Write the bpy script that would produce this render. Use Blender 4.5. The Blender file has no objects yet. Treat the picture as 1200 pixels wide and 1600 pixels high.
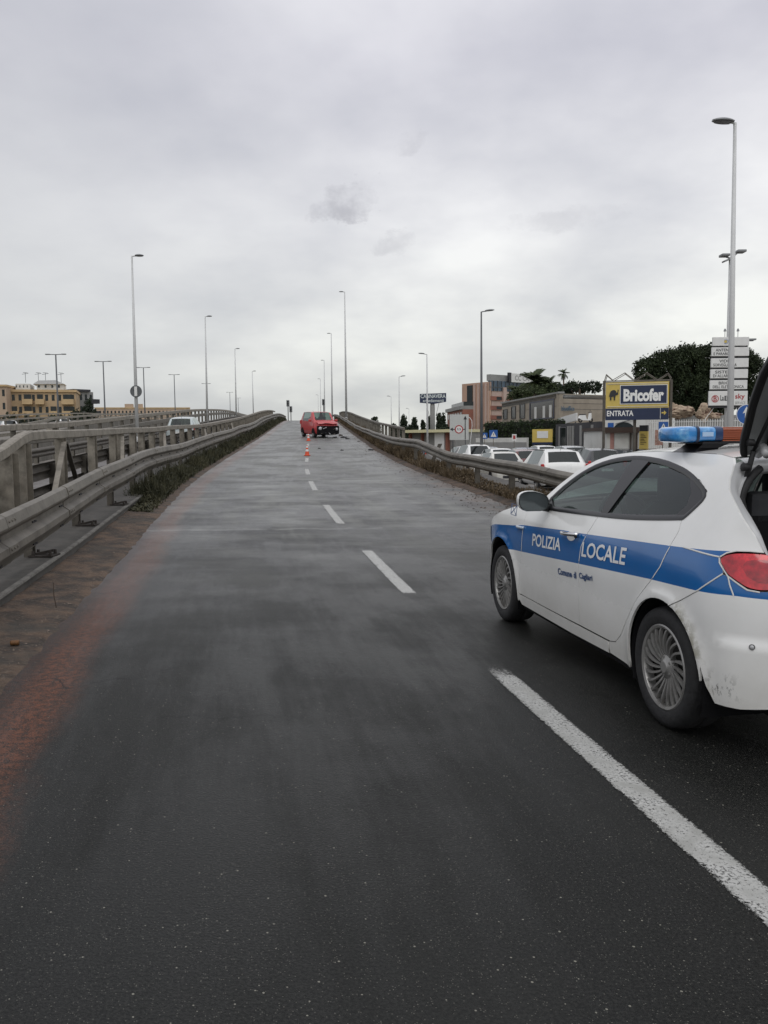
import bpy, bmesh, math, random
from math import sin, cos, pi, hypot, atan2, radians as R, exp, sqrt, atan
from mathutils import Vector, Matrix
random.seed(7)
scene = bpy.context.scene
COL = scene.collection
# ------------------------------------------------------------------ camera
CAMH, PITCH, ROLL, FPX = 1.53, atan(115/1300), 0.010, 1300.0
cd = bpy.data.cameras.new('camera'); cam = bpy.data.objects.new('camera', cd); COL.objects.link(cam)
Rv, Uv, Fv = Vector((1, 0, 0)), Vector((0, sin(PITCH), cos(PITCH))), Vector((0, cos(PITCH), -sin(PITCH)))
CR = Rv*cos(ROLL) - Uv*sin(ROLL); CU = Uv*cos(ROLL) + Rv*sin(ROLL)
M = Matrix((CR, CU, -Fv)).transposed().to_4x4(); M.translation = (0, 0, CAMH); cam.matrix_world = M
cd.sensor_fit = 'VERTICAL'; cd.sensor_height = 36; cd.sensor_width = 27; cd.lens = FPX/1600*36
cd.clip_start = .05; cd.clip_end = 6000
scene.camera = cam
# ------------------------------------------------------------------ sky (overcast) and soft sun
SUN_EL, SUN_AZ = R(48), R(205)          # azimuth clockwise from +Y: the bright part of the overcast is behind the camera
world = bpy.data.worlds.new('World'); scene.world = world; world.use_nodes = True
wn = world.node_tree; wn.nodes.clear()
def WN(t, **k):
    n = wn.nodes.new(t)
    for a, b in k.items(): setattr(n, a, b)
    return n
def wmath(op, a, b=None, c=None, clamp=False):
    n = WN('ShaderNodeMath', operation=op); n.use_clamp = clamp
    for i, v in enumerate((a, b, c)):
        if v is None: continue
        if isinstance(v, (int, float)): n.inputs[i].default_value = v
        else: wn.links.new(v, n.inputs[i])
    return n.outputs[0]
def wmix(f, a, b, bt='MIX'):
    n = WN('ShaderNodeMix', data_type='RGBA', blend_type=bt)
    for i, v in ((0, f), (6, a), (7, b)):
        if isinstance(v, (int, float)): n.inputs[i].default_value = v
        elif isinstance(v, tuple): n.inputs[i].default_value = v + (1,)
        else: wn.links.new(v, n.inputs[i])
    return n.outputs[2]
def wramp(f, stops):
    n = WN('ShaderNodeValToRGB'); wn.links.new(f, n.inputs[0]); e = n.color_ramp.elements
    while len(e) < len(stops): e.new(.5)
    for i, (p, c) in enumerate(stops): e[i].position = p; e[i].color = tuple(c) + (1,)
    return n.outputs[0]
tc = WN('ShaderNodeTexCoord'); sep = WN('ShaderNodeSeparateXYZ'); wn.links.new(tc.outputs['Generated'], sep.inputs[0])
dx, dy, dz = sep.outputs
zc = wmath('MAXIMUM', dz, 0.0)
den = wmath('ADD', zc, 0.30)
cmb = WN('ShaderNodeCombineXYZ'); wn.links.new(wmath('DIVIDE', dx, den), cmb.inputs[0]); wn.links.new(wmath('DIVIDE', dy, den), cmb.inputs[1])
def wnoise(scale, det, rough, vec):
    n = WN('ShaderNodeTexNoise'); n.inputs['Scale'].default_value = scale; n.inputs['Detail'].default_value = det
    n.inputs['Roughness'].default_value = rough; wn.links.new(vec, n.inputs['Vector']); return n.outputs['Fac']
n1 = wnoise(1.5, 5, .50, cmb.outputs[0]); n2 = wnoise(3.4, 8, .62, cmb.outputs[0])
base = wramp(zc, [(0, (.545, .555, .53)), (.05, (.61, .618, .595)), (.12, (.70, .708, .69)), (.24, (.685, .688, .705)), (.40, (.585, .583, .632)), (.62, (.72, .72, .755)), (1, (1.05, 1.05, 1.08))])
cl = wmath('ADD', wmath('MULTIPLY', n1, .86), wmath('MULTIPLY', n2, .14))
shade = wramp(cl, [(.36, (.88, .895, .935)), (.47, (1.06, 1.065, 1.08)), (.60, (1.30, 1.30, 1.28))])
skyc = wmix(1.0, base, shade, 'MULTIPLY')
# darker cloud bank to the left of the picture
lf = wmath('MULTIPLY', wmath('SMOOTH_MIN', wmath('MAXIMUM', wmath('MULTIPLY', dx, -1.9), 0.0), 1.0, .2), wmath('ADD', n1, .25), clamp=True)
skyc = wmix(wmath('MULTIPLY', lf, .8), skyc, (.44, .455, .495))
# small dark wisps
def wisp(ax, el, sx, sz, k):
    vx, vz = sin(R(ax))*cos(R(el)), sin(R(el))
    wx = wmath('DIVIDE', wmath('SUBTRACT', dx, vx), sx); wz = wmath('DIVIDE', wmath('SUBTRACT', dz, vz), sz)
    wz = wmath('SUBTRACT', wz, wmath('MULTIPLY', wx, .45))
    wx = wmath('ADD', wx, wmath('MULTIPLY', wmath('SUBTRACT', wnoise(9, 6, .7, tc.outputs['Generated']), .5), 3.4)); wz = wmath('ADD', wz, wmath('MULTIPLY', wmath('SUBTRACT', wnoise(13, 6, .7, cmb.outputs[0]), .5), 3.0))
    r = wmath('ADD', wmath('MULTIPLY', wx, wx), wmath('MULTIPLY', wz, wz))
    g = wmath('SUBTRACT', 1.0, r, clamp=True)
    g = wmath('MULTIPLY', g, wmath('GREATER_THAN', dy, 0.0))
    nn = wnoise(14, 5, .65, tc.outputs['Generated'])
    g = wmath('MULTIPLY', g, wmath('MULTIPLY', wmath('SUBTRACT', nn, .30, clamp=True), 3.0), clamp=True)
    return wmath('MULTIPLY', wmath('SMOOTH_MIN', g, .6, .3), k)
for a in ((-2.2, 15.3, .040, .026, .95), (2.2, 18.9, .020, .012, .55), (1.1, 12.9, .03, .014, .45), (13, 14.0, .10, .014, .35)):
    skyc = wmix(wisp(*a), skyc, (.36, .36, .40))
back = wmath('MULTIPLY', wmath('MAXIMUM', wmath('MULTIPLY', dy, -1.0), 0.0), .55)
skyc = wmix(1.0, skyc, wramp(back, [(0, (1, 1, 1)), (.55, (1.35, 1.35, 1.33))]), 'MULTIPLY')
nish = WN('ShaderNodeTexSky', sky_type='NISHITA'); nish.sun_disc = False; nish.sun_elevation = SUN_EL; nish.sun_rotation = SUN_AZ
nb = WN('ShaderNodeBackground'); wn.links.new(nish.outputs[0], nb.inputs[0]); nb.inputs[1].default_value = .05
cb = WN('ShaderNodeBackground'); wn.links.new(skyc, cb.inputs[0]); cb.inputs[1].default_value = 1.07
mx = WN('ShaderNodeMixShader'); mx.inputs[0].default_value = .96
wn.links.new(nb.outputs[0], mx.inputs[1]); wn.links.new(cb.outputs[0], mx.inputs[2])
wo = WN('ShaderNodeOutputWorld'); wn.links.new(mx.outputs[0], wo.inputs[0])
sd = bpy.data.lights.new('sun', 'SUN'); sd.energy = .55; sd.angle = R(35); sd.color = (1, .975, .94)
so = bpy.data.objects.new('sun', sd); COL.objects.link(so)
sv = Vector((sin(SUN_AZ)*cos(SUN_EL), cos(SUN_AZ)*cos(SUN_EL), sin(SUN_EL)))
so.rotation_euler = sv.to_track_quat('Z', 'Y').to_euler(); so.location = (0, -20, 40)
scene.view_settings.view_transform = 'Standard'; scene.view_settings.look = 'None'
scene.view_settings.exposure = 0; scene.view_settings.gamma = 1
scene.render.resolution_x, scene.render.resolution_y = 768, 1024
scene.cycles.max_bounces = 8; scene.cycles.transparent_max_bounces = 24

# ------------------------------------------------------------------ helpers
def ray(px, py):
    return Fv + CR*(px-600)/FPX - CU*(py-800)/FPX
def at(px, py, s):
    """the point at distance s along the road direction whose bearing and height were measured in the photo"""
    d = ray(px, py); t = s/d.y
    return Vector((t*d.x, s, CAMH + t*d.z))
def hermite(tab):
    xs = [a for a, b in tab]; ys = [b for a, b in tab]; n = len(xs)
    m = []
    for i in range(n):
        if i == 0: m.append((ys[1]-ys[0])/(xs[1]-xs[0]))
        elif i == n-1: m.append((ys[-1]-ys[-2])/(xs[-1]-xs[-2]))
        else:
            a, b = xs[i]-xs[i-1], xs[i+1]-xs[i]
            m.append(((ys[i]-ys[i-1])/a*b + (ys[i+1]-ys[i])/b*a)/(a+b))
    def f(x):
        if x <= xs[0]: return ys[0]
        if x >= xs[-1]: return ys[-1]
        i = 0
        while xs[i+1] < x: i += 1
        h = xs[i+1]-xs[i]; t = (x-xs[i])/h
        return (2*t**3-3*t*t+1)*ys[i]+(t**3-2*t*t+t)*h*m[i]+(-2*t**3+3*t*t)*ys[i+1]+(t**3-t*t)*h*m[i+1]
    return f
def lin(tab):
    def f(x):
        if x <= tab[0][0]: return tab[0][1]
        for (a, b), (c, d) in zip(tab, tab[1:]):
            if x <= c: return b + (d-b)*(x-a)/(c-a)
        return tab[-1][1]
    return f
def mat(name, col, rough=.6, metal=0., var=.12, scale=6., bump=0., spec=.5, coat=0., dark=None, dscale=3., dlo=.5, dhi=.7, obj=True, alpha=None, trans=0.):
    m = bpy.data.materials.new(name); m.use_nodes = True; nt = m.node_tree; b = nt.nodes['Principled BSDF']
    b.inputs['Roughness'].default_value = rough; b.inputs['Metallic'].default_value = metal
    b.inputs['Specular IOR Level'].default_value = spec; b.inputs['Coat Weight'].default_value = coat
    b.inputs['Coat Roughness'].default_value = .08
    b.inputs['Transmission Weight'].default_value = trans
    if alpha is not None: b.inputs['Alpha'].default_value = alpha
    t = nt.nodes.new('ShaderNodeTexCoord'); n = nt.nodes.new('ShaderNodeTexNoise')
    n.inputs['Scale'].default_value = scale; n.inputs['Detail'].default_value = 6; n.inputs['Roughness'].default_value = .6
    nt.links.new(t.outputs['Object'], n.inputs['Vector'])
    r = nt.nodes.new('ShaderNodeValToRGB'); nt.links.new(n.outputs['Fac'], r.inputs[0])
    r.color_ramp.elements[0].position = .3; r.color_ramp.elements[1].position = .7
    r.color_ramp.elements[0].color = tuple(c*(1-var) for c in col) + (1,)
    r.color_ramp.elements[1].color = tuple(min(1, c*(1+var)) for c in col) + (1,)
    out = r.outputs[0]
    if dark:
        n2 = nt.nodes.new('ShaderNodeTexNoise'); n2.inputs['Scale'].default_value = dscale; n2.inputs['Detail'].default_value = 8; n2.inputs['Roughness'].default_value = .7
        nt.links.new(t.outputs['Object'], n2.inputs['Vector'])
        r2 = nt.nodes.new('ShaderNodeValToRGB'); nt.links.new(n2.outputs['Fac'], r2.inputs[0])
        r2.color_ramp.elements[0].position = dlo; r2.color_ramp.elements[1].position = dhi
        mx = nt.nodes.new('ShaderNodeMix'); mx.data_type = 'RGBA'; nt.links.new(r2.outputs[0], mx.inputs[0]); nt.links.new(out, mx.inputs[6]); mx.inputs[7].default_value = tuple(dark) + (1,)
        out = mx.outputs[2]
    nt.links.new(out, b.inputs['Base Color'])
    if bump:
        bp = nt.nodes.new('ShaderNodeBump'); bp.inputs['Strength'].default_value = bump; bp.inputs['Distance'].default_value = .02
        nt.links.new(n.outputs['Fac'], bp.inputs['Height']); nt.links.new(bp.outputs[0], b.inputs['Normal'])
    return m
def link(o, parent=None):
    COL.objects.link(o)
    if parent is not None: o.parent = parent
    return o
def tag(o, label=None, cat=None, group=None, kind=None):
    if label: o['label'] = label
    if cat: o['category'] = cat
    if group: o['group'] = group
    if kind: o['kind'] = kind
    return o
def thing(name, label, cat, loc=(0, 0, 0), rz=0, group=None):
    o = bpy.data.objects.new(name, None); o.empty_display_size = .2; COL.objects.link(o)
    o.location = loc; o.rotation_euler = (0, 0, rz); return tag(o, label, cat, group)
def dup(root, loc, rz, label):
    r = root.copy(); COL.objects.link(r); r.location = loc; r.rotation_euler = (0, 0, rz); r['label'] = label
    for ch in list(root.children):
        c = ch.copy(); COL.objects.link(c); c.parent = r
        for g in list(ch.children):
            d = g.copy(); COL.objects.link(d); d.parent = c
    return r
class MB:
    """collects plain geometry for one mesh object"""
    def __init__(s): s.v = []; s.f = []; s.mi = []; s.cur = 0
    def add(s, vs, fs):
        n = len(s.v); s.v += [tuple(p) for p in vs]; s.f += [tuple(i+n for i in f) for f in fs]; s.mi += [s.cur]*len(fs); return s
    def box(s, x0, x1, y0, y1, z0, z1, b=0.):
        if b > 0:
            bm = bmesh.new(); bmesh.ops.create_cube(bm, size=1)
            for v in bm.verts: v.co = Vector(((x0+x1)/2+v.co.x*(x1-x0), (y0+y1)/2+v.co.y*(y1-y0), (z0+z1)/2+v.co.z*(z1-z0)))
            bmesh.ops.bevel(bm, geom=bm.edges[:], offset=b, segments=2, affect='EDGES', profile=.6)
            bm.verts.index_update(); s.add([v.co for v in bm.verts], [[v.index for v in f.verts] for f in bm.faces]); bm.free(); return s
        return s.add([(x0, y0, z0), (x1, y0, z0), (x1, y1, z0), (x0, y1, z0), (x0, y0, z1), (x1, y0, z1), (x1, y1, z1), (x0, y1, z1)],
                     [(3, 2, 1, 0), (4, 5, 6, 7), (0, 1, 5, 4), (1, 2, 6, 5), (2, 3, 7, 6), (3, 0, 4, 7)])
    def tube(s, pts, r, n=8, cap=True, r1=None):
        pts = [Vector(p) for p in pts]; k = len(pts); vs = []; up0 = None
        for i, p in enumerate(pts):
            d = (pts[min(i+1, k-1)]-pts[max(i-1, 0)]).normalized()
            if up0 is None: up0 = Vector((0, 0, 1)) if abs(d.z) < .9 else Vector((1, 0, 0))
            a = (up0 - d*up0.dot(d)).normalized(); b = d.cross(a); up0 = a
            rr = r if r1 is None else r+(r1-r)*i/(k-1)
            for j in range(n):
                t = 2*pi*j/n; vs.append(p + a*rr*cos(t) + b*rr*sin(t))
        fs = [(i*n+j, i*n+(j+1) % n, (i+1)*n+(j+1) % n, (i+1)*n+j) for i in range(k-1) for j in range(n)]
        if cap: fs += [tuple(range(n))[::-1], tuple((k-1)*n+j for j in range(n))]
        return s.add(vs, fs)
    def bar(s, p, q, w, h):
        p, q = Vector(p), Vector(q); d = (q-p).normalized(); u = Vector((0, 0, 1)) if abs(d.z) < .95 else Vector((0, 1, 0))
        a = d.cross(u).normalized(); b = a.cross(d)
        vs = [c + a*i*w/2 + b*j*h/2 for c in (p, q) for i, j in ((-1, -1), (1, -1), (1, 1), (-1, 1))]
        return s.add(vs, [(0, 1, 2, 3), (7, 6, 5, 4), (0, 4, 5, 1), (1, 5, 6, 2), (2, 6, 7, 3), (3, 7, 4, 0)])
    def grid(s, rows, close=False):
        n = len(rows[0]); vs = [p for r in rows for p in r]; m = n if close else n-1
        return s.add(vs, [(i*n+j, i*n+(j+1) % n, (i+1)*n+(j+1) % n, (i+1)*n+j) for i in range(len(rows)-1) for j in range(m)])
    def prism(s, poly, y0, y1):      # polygon in x,z pushed along y
        n = len(poly)
        vs = [(x, y0, z) for x, z in poly] + [(x, y1, z) for x, z in poly]
        return s.add(vs, [tuple(range(n)), tuple(range(2*n-1, n-1, -1))] + [(i, i+n, (i+1) % n+n, (i+1) % n) for i in range(n)])
    def lathe(s, prof, c, axis, n=32, close=False):   # profile (radius, along)
        c = Vector(c); ax = Vector(axis).normalized(); u = Vector((0, 0, 1)) if abs(ax.z) < .9 else Vector((1, 0, 0))
        a = (u-ax*u.dot(ax)).normalized(); b = ax.cross(a)
        rows = [[c + ax*h + (a*cos(2*pi*j/n)+b*sin(2*pi*j/n))*max(r, 1e-4) for j in range(n)] for r, h in prof]
        if close: rows.append(rows[0])
        return s.grid(rows, True)
    def build(s, name, m, parent=None, smooth=False, auto=None, loc=None):
        me = bpy.data.meshes.new(name); me.from_pydata([tuple(p) for p in s.v], [], s.f)
        for q in (m if isinstance(m, (list, tuple)) else [m]): me.materials.append(q)
        if any(s.mi): me.polygons.foreach_set('material_index', s.mi)
        bm = bmesh.new(); bm.from_mesh(me)
        if getattr(s, 'fixn', True): bmesh.ops.recalc_face_normals(bm, faces=bm.faces)
        if auto:
            for e in bm.edges:
                if len(e.link_faces) == 2 and e.calc_face_angle(0) > R(auto): e.smooth = False
        for f in bm.faces: f.smooth = bool(smooth or auto)
        bm.to_mesh(me); bm.free()
        o = bpy.data.objects.new(name, me); link(o, parent)
        if loc: o.location = loc
        return o
def text_geo(txt, bold=0.):
    cu = bpy.data.curves.new('lettering', 'FONT'); cu.body = txt; cu.size = 1; cu.resolution_u = 3; cu.offset = bold
    o = bpy.data.objects.new('lettering', cu); COL.objects.link(o)
    dg = bpy.context.evaluated_depsgraph_get(); me = bpy.data.meshes.new_from_object(o.evaluated_get(dg))
    vs = [v.co.copy() for v in me.vertices]; fs = [tuple(p.vertices) for p in me.polygons]
    bpy.data.objects.remove(o); bpy.data.curves.remove(cu); bpy.data.meshes.remove(me)
    x0 = min(v.x for v in vs); x1 = max(v.x for v in vs); y0 = min(v.y for v in vs); y1 = max(v.y for v in vs)
    return [((v.x-x0)/(x1-x0), (v.y-y0)/(y1-y0)) for v in vs], fs
def lettering(txt, fn, m, parent, name='lettering', bold=0.):
    vs, fs = text_geo(txt, bold); mb = MB(); mb.fixn = False
    mb.add([fn(a, b) for a, b in vs], fs); return mb.build(name, m, parent)

# ------------------------------------------------------------------ course of the road
zr = hermite([(-30, 0), (5, 0), (8, .008), (11.2, .057), (16.7, .207), (22.2, .39), (27.7, .58), (33.2, .80), (44.2, 1.24), (54, 1.64), (75, 2.55), (95, 3.42), (115, 4.1), (135, 4.42), (150, 4.45), (175, 4.0), (220, 2.0), (300, 0)])
xl = hermite([(-30, 7.2), (-8, 3.15), (2.58, 1.24), (5.57, .70), (7.86, .28), (11.14, -.27), (13.6, -.69), (16.82, -1.19), (19.72, -1.62), (22.65, -2.0), (27.1, -2.5), (33.6, -3.08), (42.7, -3.86), (50, -4.47), (60, -5.33), (75, -6.63), (92, -8.1), (118, -10.35), (150, -13.1), (300, -26)])
def road(lat, s, dz=0.): return Vector((xl(s)+lat, s, zr(s)+dz))
def frange(a, b, st):
    n = max(1, int(round((b-a)/st))); return [a+(b-a)*i/n for i in range(n+1)]
STA = frange(-8, 40, .5) + frange(40, 170, 2)[1:]
redge = lin([(-8, 3.75), (20, 3.5), (28, 3.3), (38, 3.05), (170, 3.05)])
GZ = -.60                          # level of the land beside the ramp
lotz = lin([(-100, -.22), (20, -.22), (38, -.585), (400, -.585)])
# ------------------------------------------------------------------ materials
def shader(name):
    m = bpy.data.materials.new(name); m.use_nodes = True; nt = m.node_tree; b = nt.nodes['Principled BSDF']
    def N(t, **k):
        n = nt.nodes.new(t)
        for a, v in k.items(): setattr(n, a, v)
        return n
    def L(a, b_): nt.links.new(a, b_)
    def ma(op, a, b2=None, clamp=False):
        n = N('ShaderNodeMath', operation=op); n.use_clamp = clamp
        for i, v in enumerate((a, b2)):
            if v is None: continue
            if isinstance(v, (int, float)): n.inputs[i].default_value = v
            else: L(v, n.inputs[i])
        return n.outputs[0]
    def mix(f, a, c):
        n = N('ShaderNodeMix', data_type='RGBA')
        for i, v in ((0, f), (6, a), (7, c)):
            if isinstance(v, (int, float)): n.inputs[i].default_value = v
            elif isinstance(v, tuple): n.inputs[i].default_value = v + (1,)
            else: L(v, n.inputs[i])
        return n.outputs[2]
    def noise(vec, sc, det=4, ro=.55):
        n = N('ShaderNodeTexNoise'); n.inputs['Scale'].default_value = sc; n.inputs['Detail'].default_value = det; n.inputs['Roughness'].default_value = ro
        L(vec, n.inputs['Vector']); return n.outputs['Fac']
    def step(v, lo, hi):
        n = N('ShaderNodeMapRange', interpolation_type='SMOOTHSTEP'); L(v, n.inputs[0])
        n.inputs[1].default_value = lo; n.inputs[2].default_value = hi; return n.outputs[0]
    return m, b, N, L, ma, mix, noise, step
def vmap(N, L, vec, sx, sy, sz=1.):
    n = N('ShaderNodeMapping'); L(vec, n.inputs[0]); n.inputs['Scale'].default_value = (sx, sy, sz); return n.outputs[0]

def asphalt_mat():
    m, b, N, L, ma, mix, noise, step = shader('wet_asphalt')
    uv = N('ShaderNodeUVMap'); uv.uv_map = 'lane'; sp = N('ShaderNodeSeparateXYZ'); L(uv.outputs[0], sp.inputs[0])
    lat, s = sp.outputs[0], sp.outputs[1]; V = uv.outputs[0]
    fine = noise(V, 95, 3, .7); mid = noise(V, 22, 4, .6); big = noise(V, .55, 5, .6)
    streak = noise(vmap(N, L, V, 1.5, .20), 1.0, 9, .68); cross = noise(vmap(N, L, V, .5, 1.5), 1.0, 9, .70)
    col = mix(step(fine, .38, .66), (.0075, .0080, .0075), (.022, .0222, .0205))
    col = mix(ma('MULTIPLY', step(big, .42, .66), .35), col, (.034, .0345, .0325))
    # stones worn bare
    vo = N('ShaderNodeTexVoronoi'); vo.inputs['Scale'].default_value = 88; L(V, vo.inputs['Vector'])
    vs = N('ShaderNodeSeparateColor'); L(vo.outputs['Color'], vs.inputs[0])
    spk = ma('MULTIPLY', ma('GREATER_THAN', vs.outputs[0], .965), ma('LESS_THAN', vo.outputs['Distance'], ma('MULTIPLY', vs.outputs[1], .36)))
    col = mix(ma('MULTIPLY', spk, .75), col, (.26, .25, .21))
    vo2 = N('ShaderNodeTexVoronoi'); vo2.inputs['Scale'].default_value = 170; L(V, vo2.inputs['Vector'])
    vs2 = N('ShaderNodeSeparateColor'); L(vo2.outputs['Color'], vs2.inputs[0])
    spk2 = ma('MULTIPLY', ma('GREATER_THAN', vs2.outputs[0], .90), ma('LESS_THAN', vo2.outputs['Distance'], .33))
    col = mix(ma('MULTIPLY', spk2, .6), col, (.15, .145, .125))
    # drier streaks plus the wet sheen of the far road, painted as paler colour
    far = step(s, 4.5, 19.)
    dry = ma('MULTIPLY', far, step(ma('ADD', ma('MULTIPLY', streak, .6), ma('MULTIPLY', cross, .4)), .44, .60))  # mask for the dry streaks, also carries the painted sheen
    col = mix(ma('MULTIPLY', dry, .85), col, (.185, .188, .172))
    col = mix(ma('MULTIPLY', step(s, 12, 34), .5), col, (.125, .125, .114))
    # red earth washed along the left edge, brown on the right
    wob = ma('ADD', lat, ma('MULTIPLY', ma('SUBTRACT', noise(vmap(N, L, V, 1, .35), 1.6, 6, .65), .5), .55))
    red = ma('MULTIPLY', step(ma('MULTIPLY', wob, -1), 2.56, 2.84), ma('SUBTRACT', 1., ma('MULTIPLY', step(ma('MULTIPLY', wob, -1), 2.95, 3.12), .65)))
    red = ma('MULTIPLY', red, ma('ADD', .70, ma('MULTIPLY', step(ma('MULTIPLY', s, -1), -9, -4), .22)))
    col = mix(ma('MULTIPLY', red, ma('ADD', .12, ma('MULTIPLY', step(ma('ADD', ma('MULTIPLY', fine, .55), ma('MULTIPLY', mid, .45)), .42, .58), .72))), col, (.165, .062, .034))
    br = ma('MULTIPLY', step(wob, 2.6, 3.25), step(noise(V, 1.3, 5), .36, .62))
    col = mix(ma('MULTIPLY', br, .6), col, (.13, .088, .067))
    # expansion joints with pale crust
    for sj, k in ((13.2, .30), (25.4, .22)):
        d = ma('ABSOLUTE', ma('SUBTRACT', ma('ADD', s, ma('MULTIPLY', ma('SUBTRACT', noise(V, 2.2, 3), .5), .35)), sj))
        j = ma('MULTIPLY', ma('SUBTRACT', 1., step(d, .0, .13)), step(noise(V, 3.1, 3), .33, .55))
        col = mix(ma('MULTIPLY', ma('MULTIPLY', j, ma('LESS_THAN', lat, .6)), k), col, (.34, .34, .32))
    cr = ma('ABSOLUTE', ma('SUBTRACT', ma('ADD', s, ma('MULTIPLY', ma('SUBTRACT', noise(V, 3.5, 7, .75), .5), .5)), 4.5))
    cm = ma('MULTIPLY', ma('MULTIPLY', ma('LESS_THAN', cr, .012), ma('LESS_THAN', lat, -1.35)), ma('GREATER_THAN', lat, -2.15))
    c2 = N('ShaderNodeTexVoronoi', feature='DISTANCE_TO_EDGE'); c2.inputs['Scale'].default_value = .42; wv = N('ShaderNodeVectorMath', operation='ADD'); L(V, wv.inputs[0]); wn_ = N('ShaderNodeTexNoise'); wn_.inputs['Scale'].default_value = 1.6; wn_.inputs['Detail'].default_value = 6; L(V, wn_.inputs['Vector']); L(wn_.outputs['Color'], wv.inputs[1]); L(wv.outputs[0], c2.inputs['Vector'])
    cm2 = ma('MULTIPLY', ma('LESS_THAN', c2.outputs['Distance'], .0035), step(noise(V, .45, 3), .52, .60))
    col = mix(ma('MULTIPLY', ma('MAXIMUM', cm, cm2), .75), col, (.006, .006, .006))
    L(col, b.inputs['Base Color'])
    wet = step(ma('ADD', ma('MULTIPLY', streak, .55), ma('MULTIPLY', big, .45)), .42, .60)
    near = ma('SUBTRACT', 1., step(ma('ADD', s, ma('MULTIPLY', ma('SUBTRACT', streak, .5), 7.)), 5., 17.))
    L(ma('ADD', ma('ADD', .27, ma('MULTIPLY', wet, .26)), ma('ADD', ma('MULTIPLY', fine, .12), ma('MULTIPLY', near, .02))), b.inputs['Roughness'])
    L(ma('SUBTRACT', .66, ma('MULTIPLY', near, .50)), b.inputs['Specular IOR Level'])
    bp = N('ShaderNodeBump'); bp.inputs['Strength'].default_value = .55; bp.inputs['Distance'].default_value = .006
    L(ma('ADD', fine, ma('MULTIPLY', mid, .6)), bp.inputs['Height']); L(bp.outputs[0], b.inputs['Normal'])
    return m
def line_mat():
    m, b, N, L, ma, mix, noise, step = shader('worn_white_line')
    uv = N('ShaderNodeUVMap'); uv.uv_map = 'lane'; V = uv.outputs[0]
    f = noise(V, 62, 4, .7); g = noise(V, 7, 4, .6)
    L(mix(step(g, .35, .7), (.50, .50, .48), (.33, .33, .31)), b.inputs['Base Color'])
    b.inputs['Roughness'].default_value = .55
    e = ma('ABSOLUTE', N('ShaderNodeSeparateXYZ').outputs[0])
    sp = N('ShaderNodeSeparateXYZ'); uv2 = N('ShaderNodeUVMap'); uv2.uv_map = 'across'; L(uv2.outputs[0], sp.inputs[0])
    edge = ma('SUBTRACT', 1., ma('MULTIPLY', ma('ABSOLUTE', sp.outputs[0]), .9))
    fade = ma('MULTIPLY', ma('MINIMUM', ma('MULTIPLY', sp.outputs[1], 9.), 1.), ma('MINIMUM', ma('MULTIPLY', ma('SUBTRACT', 1., sp.outputs[1]), 9.), 1.))
    edge = ma('SUBTRACT', 1., ma('POWER', ma('ABSOLUTE', sp.outputs[0]), 7.))
    f2 = noise(V, 75, 5, .85)
    k = ma('ADD', ma('MULTIPLY', ma('MULTIPLY', edge, fade), .30), ma('ADD', ma('MULTIPLY', f2, .50), ma('ADD', ma('MULTIPLY', f, .30), ma('MULTIPLY', g, .22))))
    L(ma('MULTIPLY', step(k, .71, .81), .93), b.inputs['Alpha'])
    return m
def soil_mat():
    m, b, N, L, ma, mix, noise, step = shader('red_brown_soil')
    t = N('ShaderNodeTexCoord'); V = t.outputs['Object']
    a = noise(V, 3.5, 6, .65); c = noise(V, 26, 5, .7); d = noise(V, 1.1, 4)
    col = mix(step(a, .36, .64), (.026, .019, .014), (.105, .066, .042))
    col = mix(ma('MULTIPLY', step(c, .52, .70), .7), col, (.15, .115, .085))
    col = mix(ma('MULTIPLY', step(d, .5, .66), .6), col, (.036, .034, .028))
    L(col, b.inputs['Base Color']); b.inputs['Roughness'].default_value = .85
    bp = N('ShaderNodeBump'); bp.inputs['Strength'].default_value = .9; bp.inputs['Distance'].default_value = .05
    L(ma('ADD', a, ma('MULTIPLY', c, .5)), bp.inputs['Height']); L(bp.outputs[0], b.inputs['Normal'])
    return m
MT = {}
MT['asphalt'] = asphalt_mat(); MT['line'] = line_mat(); MT['soil'] = soil_mat()
MT['concrete'] = mat('kerb_concrete', (.065, .06, .053), .8, scale=4, var=.3, bump=.4, dark=(.035, .033, .03), dscale=2.2)
MT['kerbedge'] = mat('kerb_edge', (.15, .143, .128), .75, scale=9, var=.3, dark=(.055, .05, .043), dscale=4, dlo=.45, dhi=.65)
MT['wall'] = mat('ramp_wall', (.17, .155, .135), .85, scale=1.5, var=.25, dark=(.07, .06, .05), dscale=.8)
MT['lot'] = mat('lot_asphalt', (.10, .099, .095), .55, scale=.6, var=.25, dark=(.19, .155, .12), dscale=.12, dlo=.45, dhi=.62)
MT['land'] = mat('land', (.07, .075, .045), .9, scale=.05, var=.35, dark=(.11, .10, .075), dscale=.02)
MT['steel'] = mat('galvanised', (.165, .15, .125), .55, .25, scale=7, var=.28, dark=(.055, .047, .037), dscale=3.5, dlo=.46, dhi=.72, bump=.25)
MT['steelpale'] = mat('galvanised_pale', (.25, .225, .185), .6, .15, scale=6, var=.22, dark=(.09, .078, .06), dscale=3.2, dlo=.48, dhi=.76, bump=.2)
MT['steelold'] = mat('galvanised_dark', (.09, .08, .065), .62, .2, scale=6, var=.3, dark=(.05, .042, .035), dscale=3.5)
MT['pole'] = mat('painted_pole', (.56, .565, .56), .5, .1, scale=2, var=.07)
MT['poledark'] = mat('dark_pole', (.11, .115, .12), .5, .3, scale=2)
MT['lamphead'] = mat('lamp_housing', (.22, .225, .23), .4, .2, scale=3)
MT['lampglass'] = mat('lamp_lens', (.09, .085, .10), .25, 0, scale=3)
MT['black'] = mat('black_rubber', (.012, .012, .013), .6, scale=20, var=.2)
MT['tyre'] = mat('tyre', (.016, .016, .017), .75, scale=30, var=.3, bump=.3)
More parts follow.
